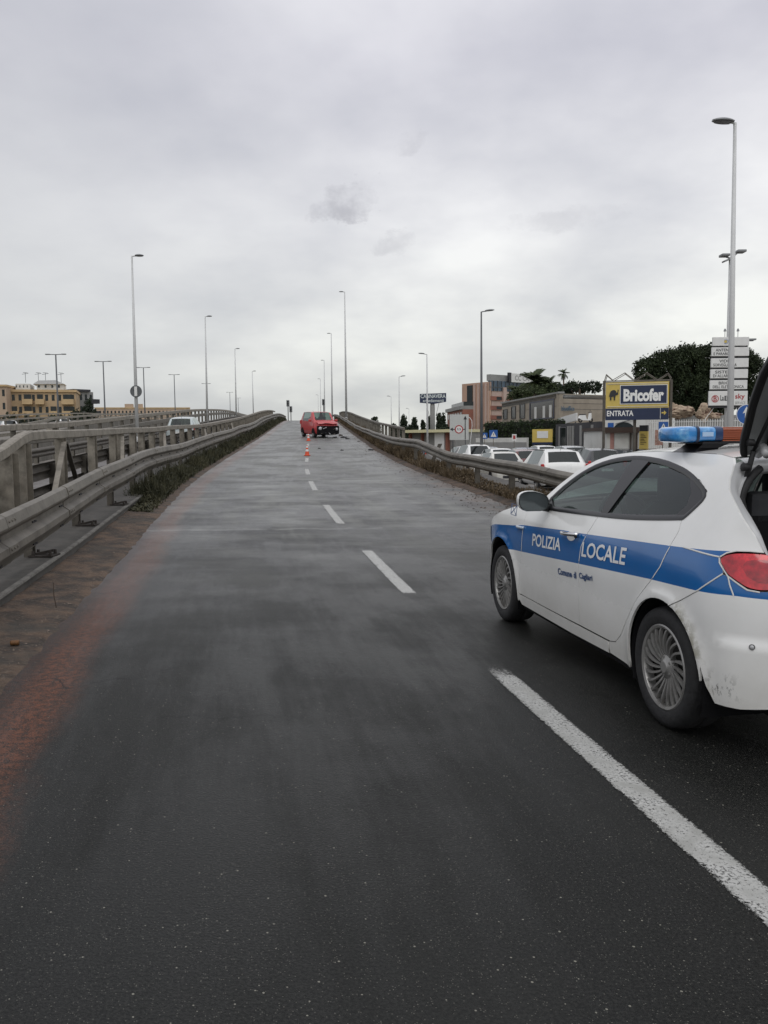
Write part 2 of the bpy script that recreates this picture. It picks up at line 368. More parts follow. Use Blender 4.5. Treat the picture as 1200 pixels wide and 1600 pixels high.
MT['void'] = mat('dark_interior', (.008, .008, .009), .9, spec=.2)
MT['trim'] = mat('black_trim', (.014, .014, .016), .3, scale=12, spec=.5)
MT['seat'] = mat('seat_cloth', (.035, .036, .04), .85, scale=20)
MT['rim'] = mat('wheel_cover', (.30, .295, .285), .34, .5, scale=9, var=.15, dark=(.085, .078, .07), dscale=6, dlo=.5, dhi=.8)
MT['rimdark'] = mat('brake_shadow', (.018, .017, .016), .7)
MT['chrome'] = mat('chrome', (.75, .75, .76), .12, 1., var=.02)
MT['silver'] = mat('silver_inner_paint', (.50, .505, .51), .35, .1, var=.06, scale=3)
MT['white'] = mat('sign_white', (.68, .68, .66), .5, var=.05)
MT['blue'] = mat('sign_blue', (.01, .085, .32), .4, var=.06)
MT['navy'] = mat('sign_navy', (.012, .022, .062), .45, var=.08)
MT['yellow'] = mat('sign_yellow', (.56, .42, .10), .5, var=.06)
MT['red'] = mat('sign_red', (.36, .035, .035), .5, var=.06)
MT['ink'] = mat('ink', (.02, .02, .024), .5)
def glass_mat(name, col, op, rough=.03):
    m, b, N, L, ma, mix, noise, step = shader(name)
    out = m.node_tree.nodes['Material Output']
    tr = N('ShaderNodeBsdfTransparent'); tr.inputs[0].default_value = tuple(col) + (1,)
    df = N('ShaderNodeBsdfDiffuse'); df.inputs[0].default_value = (.07, .085, .085, 1)
    gl = N('ShaderNodeBsdfGlossy'); gl.inputs['Roughness'].default_value = rough; gl.inputs[0].default_value = (.9, .95, .95, 1)
    lw = N('ShaderNodeLayerWeight'); lw.inputs[0].default_value = .5; fr5 = ma('ADD', .045, ma('MULTIPLY', ma('POWER', lw.outputs['Facing'], 4.2), .85))
    a = N('ShaderNodeMixShader'); a.inputs[0].default_value = op; L(tr.outputs[0], a.inputs[1]); L(df.outputs[0], a.inputs[2])
    c = N('ShaderNodeMixShader'); L(fr5, c.inputs[0]); L(a.outputs[0], c.inputs[1]); L(gl.outputs[0], c.inputs[2])
    L(c.outputs[0], out.inputs[0]); m.node_tree.nodes.remove(b); return m
MT['glass'] = glass_mat('car_glass', (.40, .49, .46), .05)
MT['glassdark'] = glass_mat('dark_glass', (.10, .12, .12), .06, .05)
MT['windowglass'] = glass_mat('building_glass', (.10, .13, .14), .45, .1)

# ------------------------------------------------------------------ ground and road
mb = MB()
g = [-2500, -900, -300, -120, -60, -30, 0, 30, 60, 120, 300, 900, 2500]
mb.grid([[(x, y+600, GZ-.03) for x in g] for y in g]); tag(mb.build('ground', MT['land']), kind='structure')
mb = MB(); mb.grid([[(x, y, lotz(y)) for x in (4, 30, 60, 90)] for y in (-8, 20, 26, 32, 38, 50, 90, 130)])
tag(mb.build('parking_lot_surface', MT['lot']), kind='structure')
def ribbon(name, m, l0, l1, sta, dz=0., nx=8, kind='structure', crossfall=0.):
    mb = MB(); uv = []
    f0 = l0 if callable(l0) else (lambda s: l0); f1 = l1 if callable(l1) else (lambda s: l1)
    rows = []
    for s in sta:
        r = []
        for i in range(nx+1):
            lat = f0(s)+(f1(s)-f0(s))*i/nx; r.append(road(lat, s, dz)); uv.append((lat, s, (i/nx-.5)*2, (s-sta[0])/(sta[-1]-sta[0])))
        rows.append(r)
    mb.grid(rows); o = mb.build(name, m, smooth=True)
    for k, nm in ((0, 'lane'), (2, 'across')):
        l = o.data.uv_layers.new(name=nm)
        for lp in o.data.loops: l.data[lp.index].uv = uv[lp.vertex_index][k:k+2]
    if kind: tag(o, kind=kind)
    return o
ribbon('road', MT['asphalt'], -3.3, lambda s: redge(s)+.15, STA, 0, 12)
dashes = [(.2, 5.72), (7.86, 11.14), (13.55, 16.9), (19.6, 22.6), (24.6, 27.2), (30.4, 33.2), (36.2, 38.9), (42.4, 45.4), (48.6, 51.5), (60, 63), (66, 69), (78, 81), (90, 93)]
for a, b_ in dashes:
    ribbon('lane_marking', MT['line'], -.088, .088, frange(a-.10, b_+.08, .25), .005, 2)
MT['kerb'] = MT['concrete']
def strip(name, m, sect, sta, kind='structure', smooth=False):
    """cross section of (lateral, height) points swept along the road"""
    mb = MB(); mb.grid([[road(l(s) if callable(l) else l, s, h) for l, h in sect] for s in sta]); o = mb.build(name, m, smooth=smooth)
    if kind: tag(o, kind=kind)
    return o
# soil washed against the kerb, slightly lumpy
def soil(name, l0, l1, h, sta, seed):
    rnd = random.Random(seed); mb = MB(); rows = []
    for s in sta:
        e = (rnd.random()-.5)*.10; r = []
        for i in range(9):
            t = i/8; lat = (l0(s) if callable(l0) else l0)*(1-t)+(l1(s) if callable(l1) else l1)*t
            if i == 8: lat += e
            hh = .004 + h*(1-t)**.8*(1+.35*(rnd.random()-.5)) if i < 8 else -.014
            r.append(road(lat, s, hh))
        rows.append(r)
    mb.grid(rows); tag(mb.build(name, MT['soil'], smooth=True), kind='structure')
fineS = frange(-6, 30, .22) + frange(30, 160, 1.)[1:]
soil('soil_verge', -3.82, -3.13, .055, fineS, 1)
soil('soil_verge', lambda s: redge(s)+.62, lambda s: redge(s)-.02, .07, fineS, 2)
strip('kerb', MT['concrete'], [(-3.80, -.05), (-3.82, .14), (-3.83, .15), (-5.7, .16), (-5.75, .16), (-5.77, -.1)], STA)
strip('kerb', MT['kerbedge'], [(-3.795, .135), (-3.80, .155), (-3.85, .158)], [s for s in STA if s < 22])
strip('kerb', MT['concrete'], [(lambda s: redge(s)+.55, -.05), (lambda s: redge(s)+.57, .06), (lambda s: redge(s)+1.0, .07), (lambda s: redge(s)+1.7, .03)], STA)
# far carriageway beyond the left barrier, and the solid body of the ramp
ribbon('road', MT['asphalt'], -9.0, -5.6, STA, 0, 6)
ribbon('lane_marking', MT['line'], -6.22, -6.08, frange(2, 100, .5), .005, 2)
strip('ramp_wall', MT['wall'], [(-9.0, .0), (-9.02, .15), (-9.5, .16), (-9.55, .1), (-9.55, -.4)], STA)
def skirt(name, lat):
    mb = MB(); mb.grid([[road(lat, s, .1 if lat < 0 else .03), Vector((xl(s)+lat+(.02 if lat > 0 else -.02), s, min(GZ-.2, zr(s)-.1)))] for s in STA]); tag(mb.build(name, MT['wall']), kind='structure')
skirt('ramp_wall', -9.55)
# right side: an earth bank beside the low part, a wall beside the high part
mb = MB(); rows = []
rnd = random.Random(4)
for s in frange(-6, 42, .8):
    h = zr(s)+.03; lz = lotz(s)-.03; w = .5+1.3*max(0, h-lz)
    rows.append([Vector((xl(s)+redge(s)+1.68+w*t, s, h+(lz-h)*t+(rnd.random()-.5)*.05*(0 < t < 1))) for t in (0, .25, .5, .75, 1)])
mb.grid(rows); tag(mb.build('earth_bank', MT['soil'], smooth=True), kind='structure')
mb = MB(); mb.grid([[road(redge(s)+1.7, s, .02), Vector((xl(s)+redge(s)+1.75, s, GZ-.2))] for s in frange(36, 170, 2)])
tag(mb.build('ramp_wall', MT['wall']), kind='structure')
mb = MB(); mb.grid([[at(690, 735, 26), at(760, 745, 22)], [at(660, 712, 38), at(720, 712, 38)]])
for i, v in enumerate(mb.v): mb.v[i] = (v[0], v[1], lotz(v[1])+.012)
tag(mb.build('grass_verge', mat('short_grass', (.045, .07, .022), .9, scale=8, var=.4)), kind='structure')
# ------------------------------------------------------------------ the police car (x forward from the rear axle, y left, z up)
W_ = hermite([(0, .855), (.2, .865), (.3, .878), (.42, .889), (.55, .893), (.75, .899), (.86, .889), (.95, .867), (1.0, .848), (1.2, .752), (1.40, .620), (1.5, .53)])
def _tab(x0, a, b, n, sg):
    p = [(x0+sg*a*sin(i/300*pi/2)**(2/n), b*max(cos(i/300*pi/2), 1e-9)**(2/n)) for i in range(301)]; l = [0]
    for q, r in zip(p, p[1:]): l.append(l[-1]+hypot(r[0]-q[0], r[1]-q[1]))
    return [(c, d[0]) for c, d in zip(l, p)], [(c, d[1]) for c, d in zip(l, p)], l[-1]
_rx, _ry, RLEN = _tab(-.30, .49, .897, 2.7, -1); _fx, _fy, FLEN = _tab(2.66, .86, .897, 2.4, 1)
_rx, _ry, _fx, _fy = lin(_rx), lin(_ry), lin(_fx), lin(_fy)
def Cc(u):
    if u < -.30: return _rx(-.3-u), _ry(-.3-u)
    if u > 2.66: return _fx(u-2.66), _fy(u-2.66)
    return u, .897
def SP(u, z, off=0.):
    x0, y0 = Cc(u-.01); x1, y1 = Cc(u+.01); x, y = Cc(u); tx, ty = x1-x0, y1-y0; l = hypot(tx, ty) or 1; nx, ny = -ty/l, tx/l
    fl = 0
    for cx, cz, r in ((-.03, .32, .37), (2.60, .32, .38)):
        d = abs(hypot(u-cx, z-cz)-r); fl = max(fl, .017*exp(-(d/.045)**2)) if z > .2 else fl
    if u < -.45 and z < .60: fl = max(fl, .012*min(1, (-.45-u)/.1)*min(1, max(0, (.60-z)/.03)) if z > .5 else .012*min(1, (-.45-u)/.1))
    i = .897-W_(z)-off-fl; k = min(1., max(0., 1-(i-.05)/.11)) if u < -.2 else 1.
    return Vector((x-nx*i*k, y-ny*i, z))
def resample(pl, st, close=True):
    out = []; n = len(pl)
    for i in range(n if close else n-1):
        a, b = pl[i], pl[(i+1) % n]; k = max(1, int(hypot(b[0]-a[0], b[1]-a[1])/st))
        out += [(a[0]+(b[0]-a[0])*j/k, a[1]+(b[1]-a[1])*j/k) for j in range(k)]
    if not close: out.append(pl[-1])
    return out
def smoothpl(pl, it=1, close=True):
    for _ in range(it):
        o = []; n = len(pl)
        for i in range(n if close else n-1):
            a, b = pl[i], pl[(i+1) % n]; o += [(.75*a[0]+.25*b[0], .75*a[1]+.25*b[1]), (.25*a[0]+.75*b[0], .25*a[1]+.75*b[1])]
        pl = o if close else [pl[0]]+o+[pl[-1]]
    return pl
def area(pl): return sum(a[0]*b[1]-b[0]*a[1] for a, b in zip(pl, pl[1:]+pl[:1]))/2
def inset(pl, d):
    if area(pl) < 0: pl = pl[::-1]
    n = len(pl); out = []
    for i in range(n):
        a, b, c = pl[i-1], pl[i], pl[(i+1) % n]
        d1 = (b[0]-a[0], b[1]-a[1]); d2 = (c[0]-b[0], c[1]-b[1]); l1, l2 = hypot(*d1) or 1, hypot(*d2) or 1
        n1, n2 = (-d1[1]/l1, d1[0]/l1), (-d2[1]/l2, d2[0]/l2); mx, my = n1[0]+n2[0], n1[1]+n2[1]; q = mx*mx+my*my
        k = 2*d/max(q, .8); out.append((b[0]+mx*k, b[1]+my*k))
    return out
stripT = lin([(-2, 1.0), (-.551, .998), (-.166, .972), (-.005, .963), (1.0, .912), (1.32, .900), (2.09, .858), (2.35, .83), (2.75, .80), (3.2, .74)])
stripB = lin([(-2, .77), (-.714, .795), (-.567, .80), (-.367, .789), (.1, .770), (1.03, .716), (2.09, .652), (2.32, .64), (2.8, .60), (3.2, .56)])
PCAR = []      # every part is built for the left side and mirrored where the car has a right one
def surf_panel(name, outline, m, parent, off=0., gap=.0022, thick=.013, step=.045, sides=(1, -1), mats=None, skirt=True, rnd=0, label=None):
    pl = inset(smoothpl(outline, rnd), gap) if gap or rnd else outline
    bm = bmesh.new(); vs = [bm.verts.new((u, 0, z)) for u, z in pl]; bm.faces.new(vs); bm.normal_update()
    u0, u1 = min(p[0] for p in pl), max(p[0] for p in pl); z0, z1 = min(p[1] for p in pl), max(p[1] for p in pl)
    bmesh.ops.triangulate(bm, faces=bm.faces[:])
    for a0, a1, no, ix in ((u0, u1, (1, 0, 0), 0), (z0, z1, (0, 0, 1), 2)):
        k = math.floor(a0/step)+1
        while k*step < a1:
            co = [0, 0, 0]; co[ix] = k*step+.0003
            bmesh.ops.bisect_plane(bm, geom=bm.verts[:]+bm.edges[:]+bm.faces[:], dist=1e-6, plane_co=co, plane_no=no); k += 1
    bmesh.ops.dissolve_degenerate(bm, dist=1e-5, edges=bm.edges[:])
    uvz = [(v.co.x, v.co.z) for v in bm.verts]; bm.verts.index_update()
    be = [(e.verts[0].index, e.verts[1].index) for e in bm.edges if len(e.link_faces) == 1]
    fs = [tuple(v.index for v in f.verts) for f in bm.faces]; bm.free()
    res = []; uc = (sum(p[0] for p in uvz)/len(uvz), sum(p[1] for p in uvz)/len(uvz))
    for sd in sides:
        mbb = MB(); P = [SP(u, z, off) for u, z in uvz]; P = [Vector((p.x, p.y*sd, p.z)) for p in P]
        mbb.add(P, fs); A = [(stripT(u)-z, z-stripB(u)) for u, z in uvz]
        if skirt:
            idx = sorted({i for e in be for i in e}); mp = {}
            for i in idx: mp[i] = (len(mbb.v), len(mbb.v)+1); q = SP(*uvz[i], off-.0001); r = SP(*uvz[i], off-thick); mbb.v += [(q.x, q.y*sd, q.z), (r.x, r.y*sd, r.z)]; A += [(-1, -1)]*2
            n0 = len(mbb.f)
            for a, b in be: mbb.f.append((mp[a][0], mp[b][0], mp[b][1], mp[a][1])); mbb.mi.append(0)
        mbb.fixn = False
        me = bpy.data.meshes.new(name); me.from_pydata([tuple(v) for v in mbb.v], [], mbb.f); me.materials.append(m)
        at_ = me.attributes.new('st', 'FLOAT_VECTOR', 'POINT')
        for i, a in enumerate(A): at_.data[i].vector = (a[0], a[1], 0)
        NV = []
        for u, z in uvz:
            a, b, c, e = SP(u-.004, z, off), SP(u+.004, z, off), SP(u, z-.004, off), SP(u, z+.004, off); nn = (e-c).cross(b-a).normalized()
            if nn.y < -.05: nn = -nn
            NV.append(Vector((nn.x, nn.y*sd, nn.z)))
        nsf = len(fs); bm = bmesh.new(); bm.from_mesh(me); bm.faces.ensure_lookup_table(); bm.normal_update()
        for k_, f in enumerate(bm.faces):
            f.smooth = True
            if k_ < nsf:
                if f.normal.dot(sum((NV[v.index] for v in f.verts), Vector())) < 0: f.normal_flip()
            else:
                q = f.calc_center_median(); 
                if f.normal.dot(Vector((q.x-uc[0], 0, q.z-uc[1]))) < 0 and not skirt: f.normal_flip()
        bm.to_mesh(me); bm.free()
        me.normals_split_custom_set_from_vertices([tuple(n_) for n_ in NV]+[(0, 0, 0)]*(len(me.vertices)-len(NV)))
        o = bpy.data.objects.new(name, me); link(o, parent)
        if label: o['label'] = label
        res.append(o)
    return res
def paint_mat():
    m, b, N, L, ma, mix, noise, step = shader('white_and_blue_paint')
    t = N('ShaderNodeTexCoord'); V = t.outputs['Object']; sp = N('ShaderNodeSeparateXYZ'); L(V, sp.inputs[0])
    at_ = N('ShaderNodeAttribute'); at_.attribute_name = 'st'; sa = N('ShaderNodeSeparateXYZ'); L(at_.outputs['Vector'], sa.inputs[0])
    inside = ma('MULTIPLY', ma('GREATER_THAN', sa.outputs[0], 0.), ma('GREATER_THAN', sa.outputs[1], 0.))
    a = noise(V, 2.2, 5, .6); c = noise(V, 11, 6, .7); d = noise(V, 70, 3, .7)
    white = mix(step(a, .35, .7), (.80, .80, .785), (.74, .74, .72))
    dirt = ma('MULTIPLY', ma('SUBTRACT', 1., step(sp.outputs[2], .20, .74)), ma('ADD', .30, ma('MULTIPLY', c, .55)))
    white = mix(ma('MULTIPLY', dirt, .60), white, (.36, .335, .275))
    white = mix(ma('MULTIPLY', step(d, .70, .78), ma('MULTIPLY', dirt, .8)), white, (.12, .10, .08))
    # scuffs low on the rear bumper
    sx = ma('SUBTRACT', 1., ma('MULTIPLY', ma('ABSOLUTE', ma('ADD', sp.outputs[0], .50)), 9.), clamp=True)
    sz = ma('SUBTRACT', 1., ma('MULTIPLY', ma('ABSOLUTE', ma('SUBTRACT', sp.outputs[2], .36)), 11.), clamp=True)
    sc = ma('MULTIPLY', ma('MULTIPLY', sx, sz), step(noise(vmap(N, L, V, 26, 26, 15), 1., 4, .7), .53, .58))
    white = mix(ma('MULTIPLY', sc, .9), white, (.07, .065, .06))
    # mud sprayed round the rear wheel arch
    ax = ma('ADD', sp.outputs[0], .03); az = ma('SUBTRACT', sp.outputs[2], .32)
    rr = ma('SQRT', ma('ADD', ma('MULTIPLY', ax, ax), ma('MULTIPLY', az, az)))
    ring = ma('MULTIPLY', ma('SUBTRACT', 1., step(rr, .37, .46)), ma('MULTIPLY', ma('LESS_THAN', sp.outputs[0], -.15), step(c, .42, .62)))
    white = mix(ma('MULTIPLY', ring, .7), white, (.25, .235, .16))
    col = mix(inside, white, mix(step(a, .3, .7), (.003, .118, .37), (.003, .100, .32)))
    L(col, b.inputs['Base Color']); L(ma('ADD', .16, ma('MULTIPLY', ma('ADD', dirt, ma('MULTIPLY', a, .15)), .5)), b.inputs['Roughness'])
    b.inputs['Coat Weight'].default_value = .5; b.inputs['Coat Roughness'].default_value = .06
    return m
MT['paint'] = paint_mat()
MT['paintplain'] = mat('white_paint', (.79, .79, .775), .22, scale=2, var=.03, coat=.5)
CARX, CARY, CARYAW = 2.3135, 4.439, .17803
pc = thing('police_car', 'white and blue local police car with roof light bar and open tailgate', 'police car', (CARX, CARY, 0), CARYAW+pi/2)
archR = [(-.03+.368*cos(R(a)), .315+.372*sin(R(a))) for a in range(-14, 196, 7)]
archR = [(.333, .225), (.335, .30)] + [(-.032+.365*cos(R(a)), .318+.370*sin(R(a))) for a in range(6, 176, 7)] + [(-.402, .43), (-.43, .34), (-.472, .277)]
archF = [(2.60+.385*cos(R(a)), .322+.385*sin(R(a))) for a in range(-10, 187, 7)]
gapF = [(2.188, .31), (2.19, .33), (2.152, .53), (2.105, .69), (2.088, .86), (2.075, .985)]
gapFR = [(.885, 1.03), (.925, .955), (.965, .90), (1.008, .83), (1.028, .70), (1.038, .50), (1.04, .31)]
gapR = [(-.045, 1.10), (-.062, 1.04), (-.035, .96), (.012, .85), (.095, .76), (.25, .62), (.375, .48), (.455, .38), (.53, .325), (.60, .312)]
hoodedge = [(1.96, 1.03), (2.2, 1.005), (2.40, .975), (2.63, .925), (2.85, .86), (3.05, .795), (3.25, .74), (3.45, .70)]
winout = [(-.06, 1.108), (-.090, 1.135), (-.142, 1.192), (-.152, 1.222), (-.13, 1.248), (-.09, 1.268), (.03, 1.310), (.13, 1.337), (.235, 1.358), (.46, 1.390), (.72, 1.405), (.9, 1.402), (1.08, 1.385), (1.26, 1.350), (1.40, 1.300), (1.52, 1.240), (1.65, 1.155), (1.74, 1.08), (1.80, 1.02)]
topedge = [(1.94, 1.035), (1.86, 1.078), (1.70, 1.19), (1.5, 1.310), (1.33, 1.372), (1.17, 1.408), (.94, 1.428), (.6, 1.437), (.3, 1.438), (-.05, 1.432), (-.172, 1.418)]
hatch = [(-.215, 1.390), (-.245, 1.355), (-.262, 1.318), (-.31, 1.266), (-.379, 1.226), (-.483, 1.165), (-.56, 1.120), (-.625, 1.075), (-.675, 1.020), (-.69, 1.000)]
lampin = [(-.69, .998), (-.625, 1.0), (-.556, .996), (-.505, .982), (-.468, .962), (-.478, .94), (-.497, .925), (-.507, .895)]
seam = [(-.507, .895), (-.366, .795), (-.13, .672)]
doorline = [(1.80, 1.012), (1.72, 1.010), (1.4, 1.018), (.885, 1.035)]
# panels
ff = surf_panel('front_fender', [(2.188, .31)]+gapF[1:]+hoodedge[1:]+[(3.45, .28), (2.985, .25)]+[p for p in archF if p[1] > .25]+[(2.215, .245), (2.188, .26)], MT['paint'], pc)
fd = surf_panel('front_door', [(2.075, .995), (1.9, 1.012)]+doorline+gapFR[1:]+[(1.5, .306), (2.1, .306), (2.186, .31)]+gapF[1:-1], MT['paint'], pc)
rd = surf_panel('rear_door', [(.885, 1.035), (.6, 1.047), (.33, 1.065), (-.045, 1.10)]+gapR[1:]+[(1.04, .31)]+gapFR[::-1][1:-1], MT['paint'], pc)
arch_up = [p for p in archR if not (p[0] < -.13 and p[1] < .69)]
qp = surf_panel('quarter_panel', topedge+hatch+lampin+seam[1:]+arch_up[::-1]+[(.36, .222), (.62, .235), (.62, .308)]+gapR[::-1][1:]+winout, MT['paint'], pc)
sill_ = surf_panel('sill', [(.625, .303), (1.5, .30), (2.185, .303), (2.188, .262), (2.16, .225), (1.2, .222), (.625, .232)], MT['paint'], pc, off=.004)
arch_dn = [p for p in archR if p[0] < -.13 and p[1] < .69]
UR = -.30-RLEN+.002
rb = surf_panel('rear_bumper', [(-.13, .670), (-.366, .793), (-.507, .890), (-.534, .885), (-.576, .864), (-.628, .836), (-.674, .829), (-.74, .832), (-.80, .845), (-1.0, .80), (UR, .78), (UR, .33), (-1.1, .33), (-.80, .30), (-.609, .272), (-.472, .268)]+arch_dn[::-1][1:], MT['paint'], pc)
fb = surf_panel('front_bumper', [(3.455, .70), (3.455, .28), (2.66+FLEN-.002, .22), (2.66+FLEN-.002, .66)], MT['paintplain'], pc)
lm = mat('tail_lamp_red', (.62, .014, .026), .08, scale=16, var=.55, coat=1., dark=(.25, .006, .012), dscale=9, dlo=.5, dhi=.7)
tl = surf_panel('taillight', [(-.475, .958), (-.505, .978), (-.556, .990), (-.625, .994), (-.72, .992), (-.82, .975), (-.87, .93), (-.84, .875), (-.76, .842), (-.708, .838), (-.674, .836), (-.628, .843), (-.576, .872), (-.536, .892), (-.503, .925)], lm, pc, off=.006, rnd=1, gap=.001, thick=.03)
for o, sd in zip(tl, (1, -1)):
    c2 = surf_panel('lamp_lens', [(-.60, .955), (-.66, .972), (-.74, .965), (-.79, .935), (-.78, .895), (-.72, .868), (-.66, .872), (-.61, .905)], mat('tail_lamp_inner', (.34, .006, .014), .05, scale=25, var=.5, coat=1.), o, off=.0085, gap=0, rnd=1, sides=(sd,), thick=.004)
# blue and white strip on the rear quarter: the wedge above the lamp is left to the paint
for sd, q in zip((1, -1), qp):
    for a in ([(-.16, .974), (-.32, .969), (-.467, .965)], [(-.507, .893), (-.44, .845), (-.366, .795), (-.25, .737), (-.13, .677)], [(-.534, .884), (-.548, .845), (-.569, .800)],
              [(-.47, .966), (-.503, .987), (-.556, 1.001), (-.625, 1.004), (-.69, 1.002)], [(-.467, .962), (-.474, .94), (-.494, .922), (-.532, .885), (-.574, .862), (-.626, .832), (-.68, .826)]):
        mb = MB(); pts = resample(a, .03, False)
        n = len(pts); rows = []
        for i, p in enumerate(pts):
            d = Vector((pts[min(i+1, n-1)][0]-pts[max(i-1, 0)][0], pts[min(i+1, n-1)][1]-pts[max(i-1, 0)][1])).normalized(); w = .0035
            rows.append([SP(p[0]-d.y*w*k, p[1]+d.x*w*k, .0022+(.002 if k == 0 else 0)) for k in (-1, 0, 1)])
        mb.grid([[Vector((p.x, p.y*sd, p.z)) for p in r] for r in rows]); mb.build('seam', MT['white'], q, smooth=True)
for grp, edge in ((fd, gapF[::-1]), (rd, gapFR), (qp, gapR[:5])):
    for sd, q in zip((1, -1), grp):
        mb = MB(); pts = [p for p in resample(edge, .03, False) if p[1] < stripT(p[0]) and p[1] > stripB(p[0])]
        if len(pts) < 2: continue
        n = len(pts); rows = []
        for i, p in enumerate(pts):
            d = Vector((pts[min(i+1, n-1)][0]-pts[max(i-1, 0)][0], pts[min(i+1, n-1)][1]-pts[max(i-1, 0)][1])).normalized(); w = .0042; c = .0058 if d.y < 0 else -.0058
            rows.append([SP(p[0]+k*w-.0035, p[1], .0016) for k in (-1, 0, 1)])
        mb.grid([[Vector((p.x, p.y*sd, p.z)) for p in r] for r in rows]); mb.build('seam', MT['white'], q, smooth=True)
# dark shell behind the gaps
for poly in ([(2.188, .26)]+[(2.1, .6), (2.0, 1.0)]+hoodedge[1:]+[(3.4, .28), (2.99, .24)]+[p for p in archF if p[1] > .25],
             [(-.13, .672), (-.45, .85), (-.45, .95), (-.05, 1.09), (.88, 1.03), (1.94, 1.0), (2.19, .9), (2.2, .24), (.36, .24)]+[p for p in archR if p[0] > -.13 and p[1] > .24]):
    surf_panel('inner_shell', poly, MT['void'], pc, off=-.017, gap=.004, skirt=False)
# hood, windscreen, roof
def cross(name, edge, m, crown, bow=0., off=0., n=14, xs=None, par=None, lift=0.):
    mb = MB(); rows = []
    for i, (u, z) in enumerate(edge):
        p = SP(u, z, off); r = []
        for j in range(n+1):
            t = 1-2*j/n; k = 1-t*t
            r.append(Vector((p.x+bow*k*(1 if not callable(bow) else 1), p.y*t, p.z+lift+crown*(1-abs(t)**2.2))))
        rows.append(r)
    mb.grid(rows); return mb.build(name, m, par or pc, smooth=True)
cross('hood', [(u, z-.001) for u, z in resample(hoodedge, .08, False)], MT['paintplain'], .075)
cross('roof', [(u, z) for u, z in resample(topedge[4:], .06, False)], MT['paintplain'], .034)
mb = MB(); rows = []
for u, z in resample(topedge[:5], .05, False):
    p = SP(u, z, -.012); b = .02+.24*(1.372-z)/.34
    rows.append([Vector((p.x+b*(1-(1-2*j/14)**2), p.y*(1-2*j/14), p.z+.004+.02*(1-(1-2*j/14)**2))) for j in range(15)])
mb.grid(rows); mb.build('windscreen', MT['glass'], pc, smooth=True)
mb = MB(); p0 = SP(1.94, 1.03); mb.grid([[Vector((p0.x+.26*(1-t*t)+a, p0.y*t, 1.0+.03*(1-t*t)+b)) for t in [1-2*j/10 for j in range(11)]] for a, b in ((-.02, .005), (.28, -.01))]); mb.build('cowl', MT['trim'], pc, smooth=True)
# roof ribs beside the bar
# window surrounds and glass
wfull = [(1.80, 1.012)]+[(1.72, 1.010), (1.4, 1.018), (.885, 1.036), (.6, 1.048), (.33, 1.066), (-.045, 1.101)]+winout[:-1]
inn = inset(smoothpl(wfull, 1), .026)
def ring(name, outer, inner, m, off, sides=(1, -1)):
    n = len(outer)
    for sd in sides:
        mb = MB(); rows = []
        for k in (0, .5, 1):
            rows.append([(lambda p: Vector((p.x, p.y*sd, p.z)))(SP(a[0]*(1-k)+b[0]*k, a[1]*(1-k)+b[1]*k, off+(.003 if k == .5 else 0)-(.006 if k == 1 else 0))) for a, b in zip(outer, inner)])
        mb.grid(rows, True); mb.build(name, m, pc, smooth=True)
wo_ = smoothpl(wfull, 1); wo_ = wo_ if area(wo_) > 0 else wo_[::-1]
ring('window_surround', inset(wo_, -.005), inset(wo_, .024), MT['trim'], .004)
surf_panel('window_pillar', [(.84, 1.392), (.62, 1.394), (.70, 1.22), (.785, 1.05), (.87, 1.04), (.855, 1.2)], MT['trim'], pc, off=.001, gap=0)
surf_panel('window_pillar', [(.12, 1.33), (-.02, 1.30), (-.14, 1.25), (-.15, 1.20), (-.05, 1.108), (.05, 1.095), (-.025, 1.17), (-.005, 1.235), (.06, 1.285)], MT['trim'], pc, off=.0, gap=0)
surf_panel('window_pillar', [(1.80, 1.02), (1.66, 1.025), (1.67, 1.05), (1.74, 1.10)], MT['trim'], pc, off=.0, gap=0)
g1 = surf_panel('window', [(1.79, 1.02), (.86, 1.04), (.845, 1.20), (.83, 1.395), (1.1, 1.37), (1.30, 1.325), (1.5, 1.24), (1.66, 1.13)], MT['glass'], pc, off=-.010, gap=0, skirt=False)
g2 = surf_panel('window', [(.80, 1.045), (-.045, 1.11), (-.13, 1.20), (-.12, 1.24), (.03, 1.30), (.25, 1.35), (.46, 1.38), (.65, 1.39)], MT['glass'], pc, off=-.012, gap=0, skirt=False)
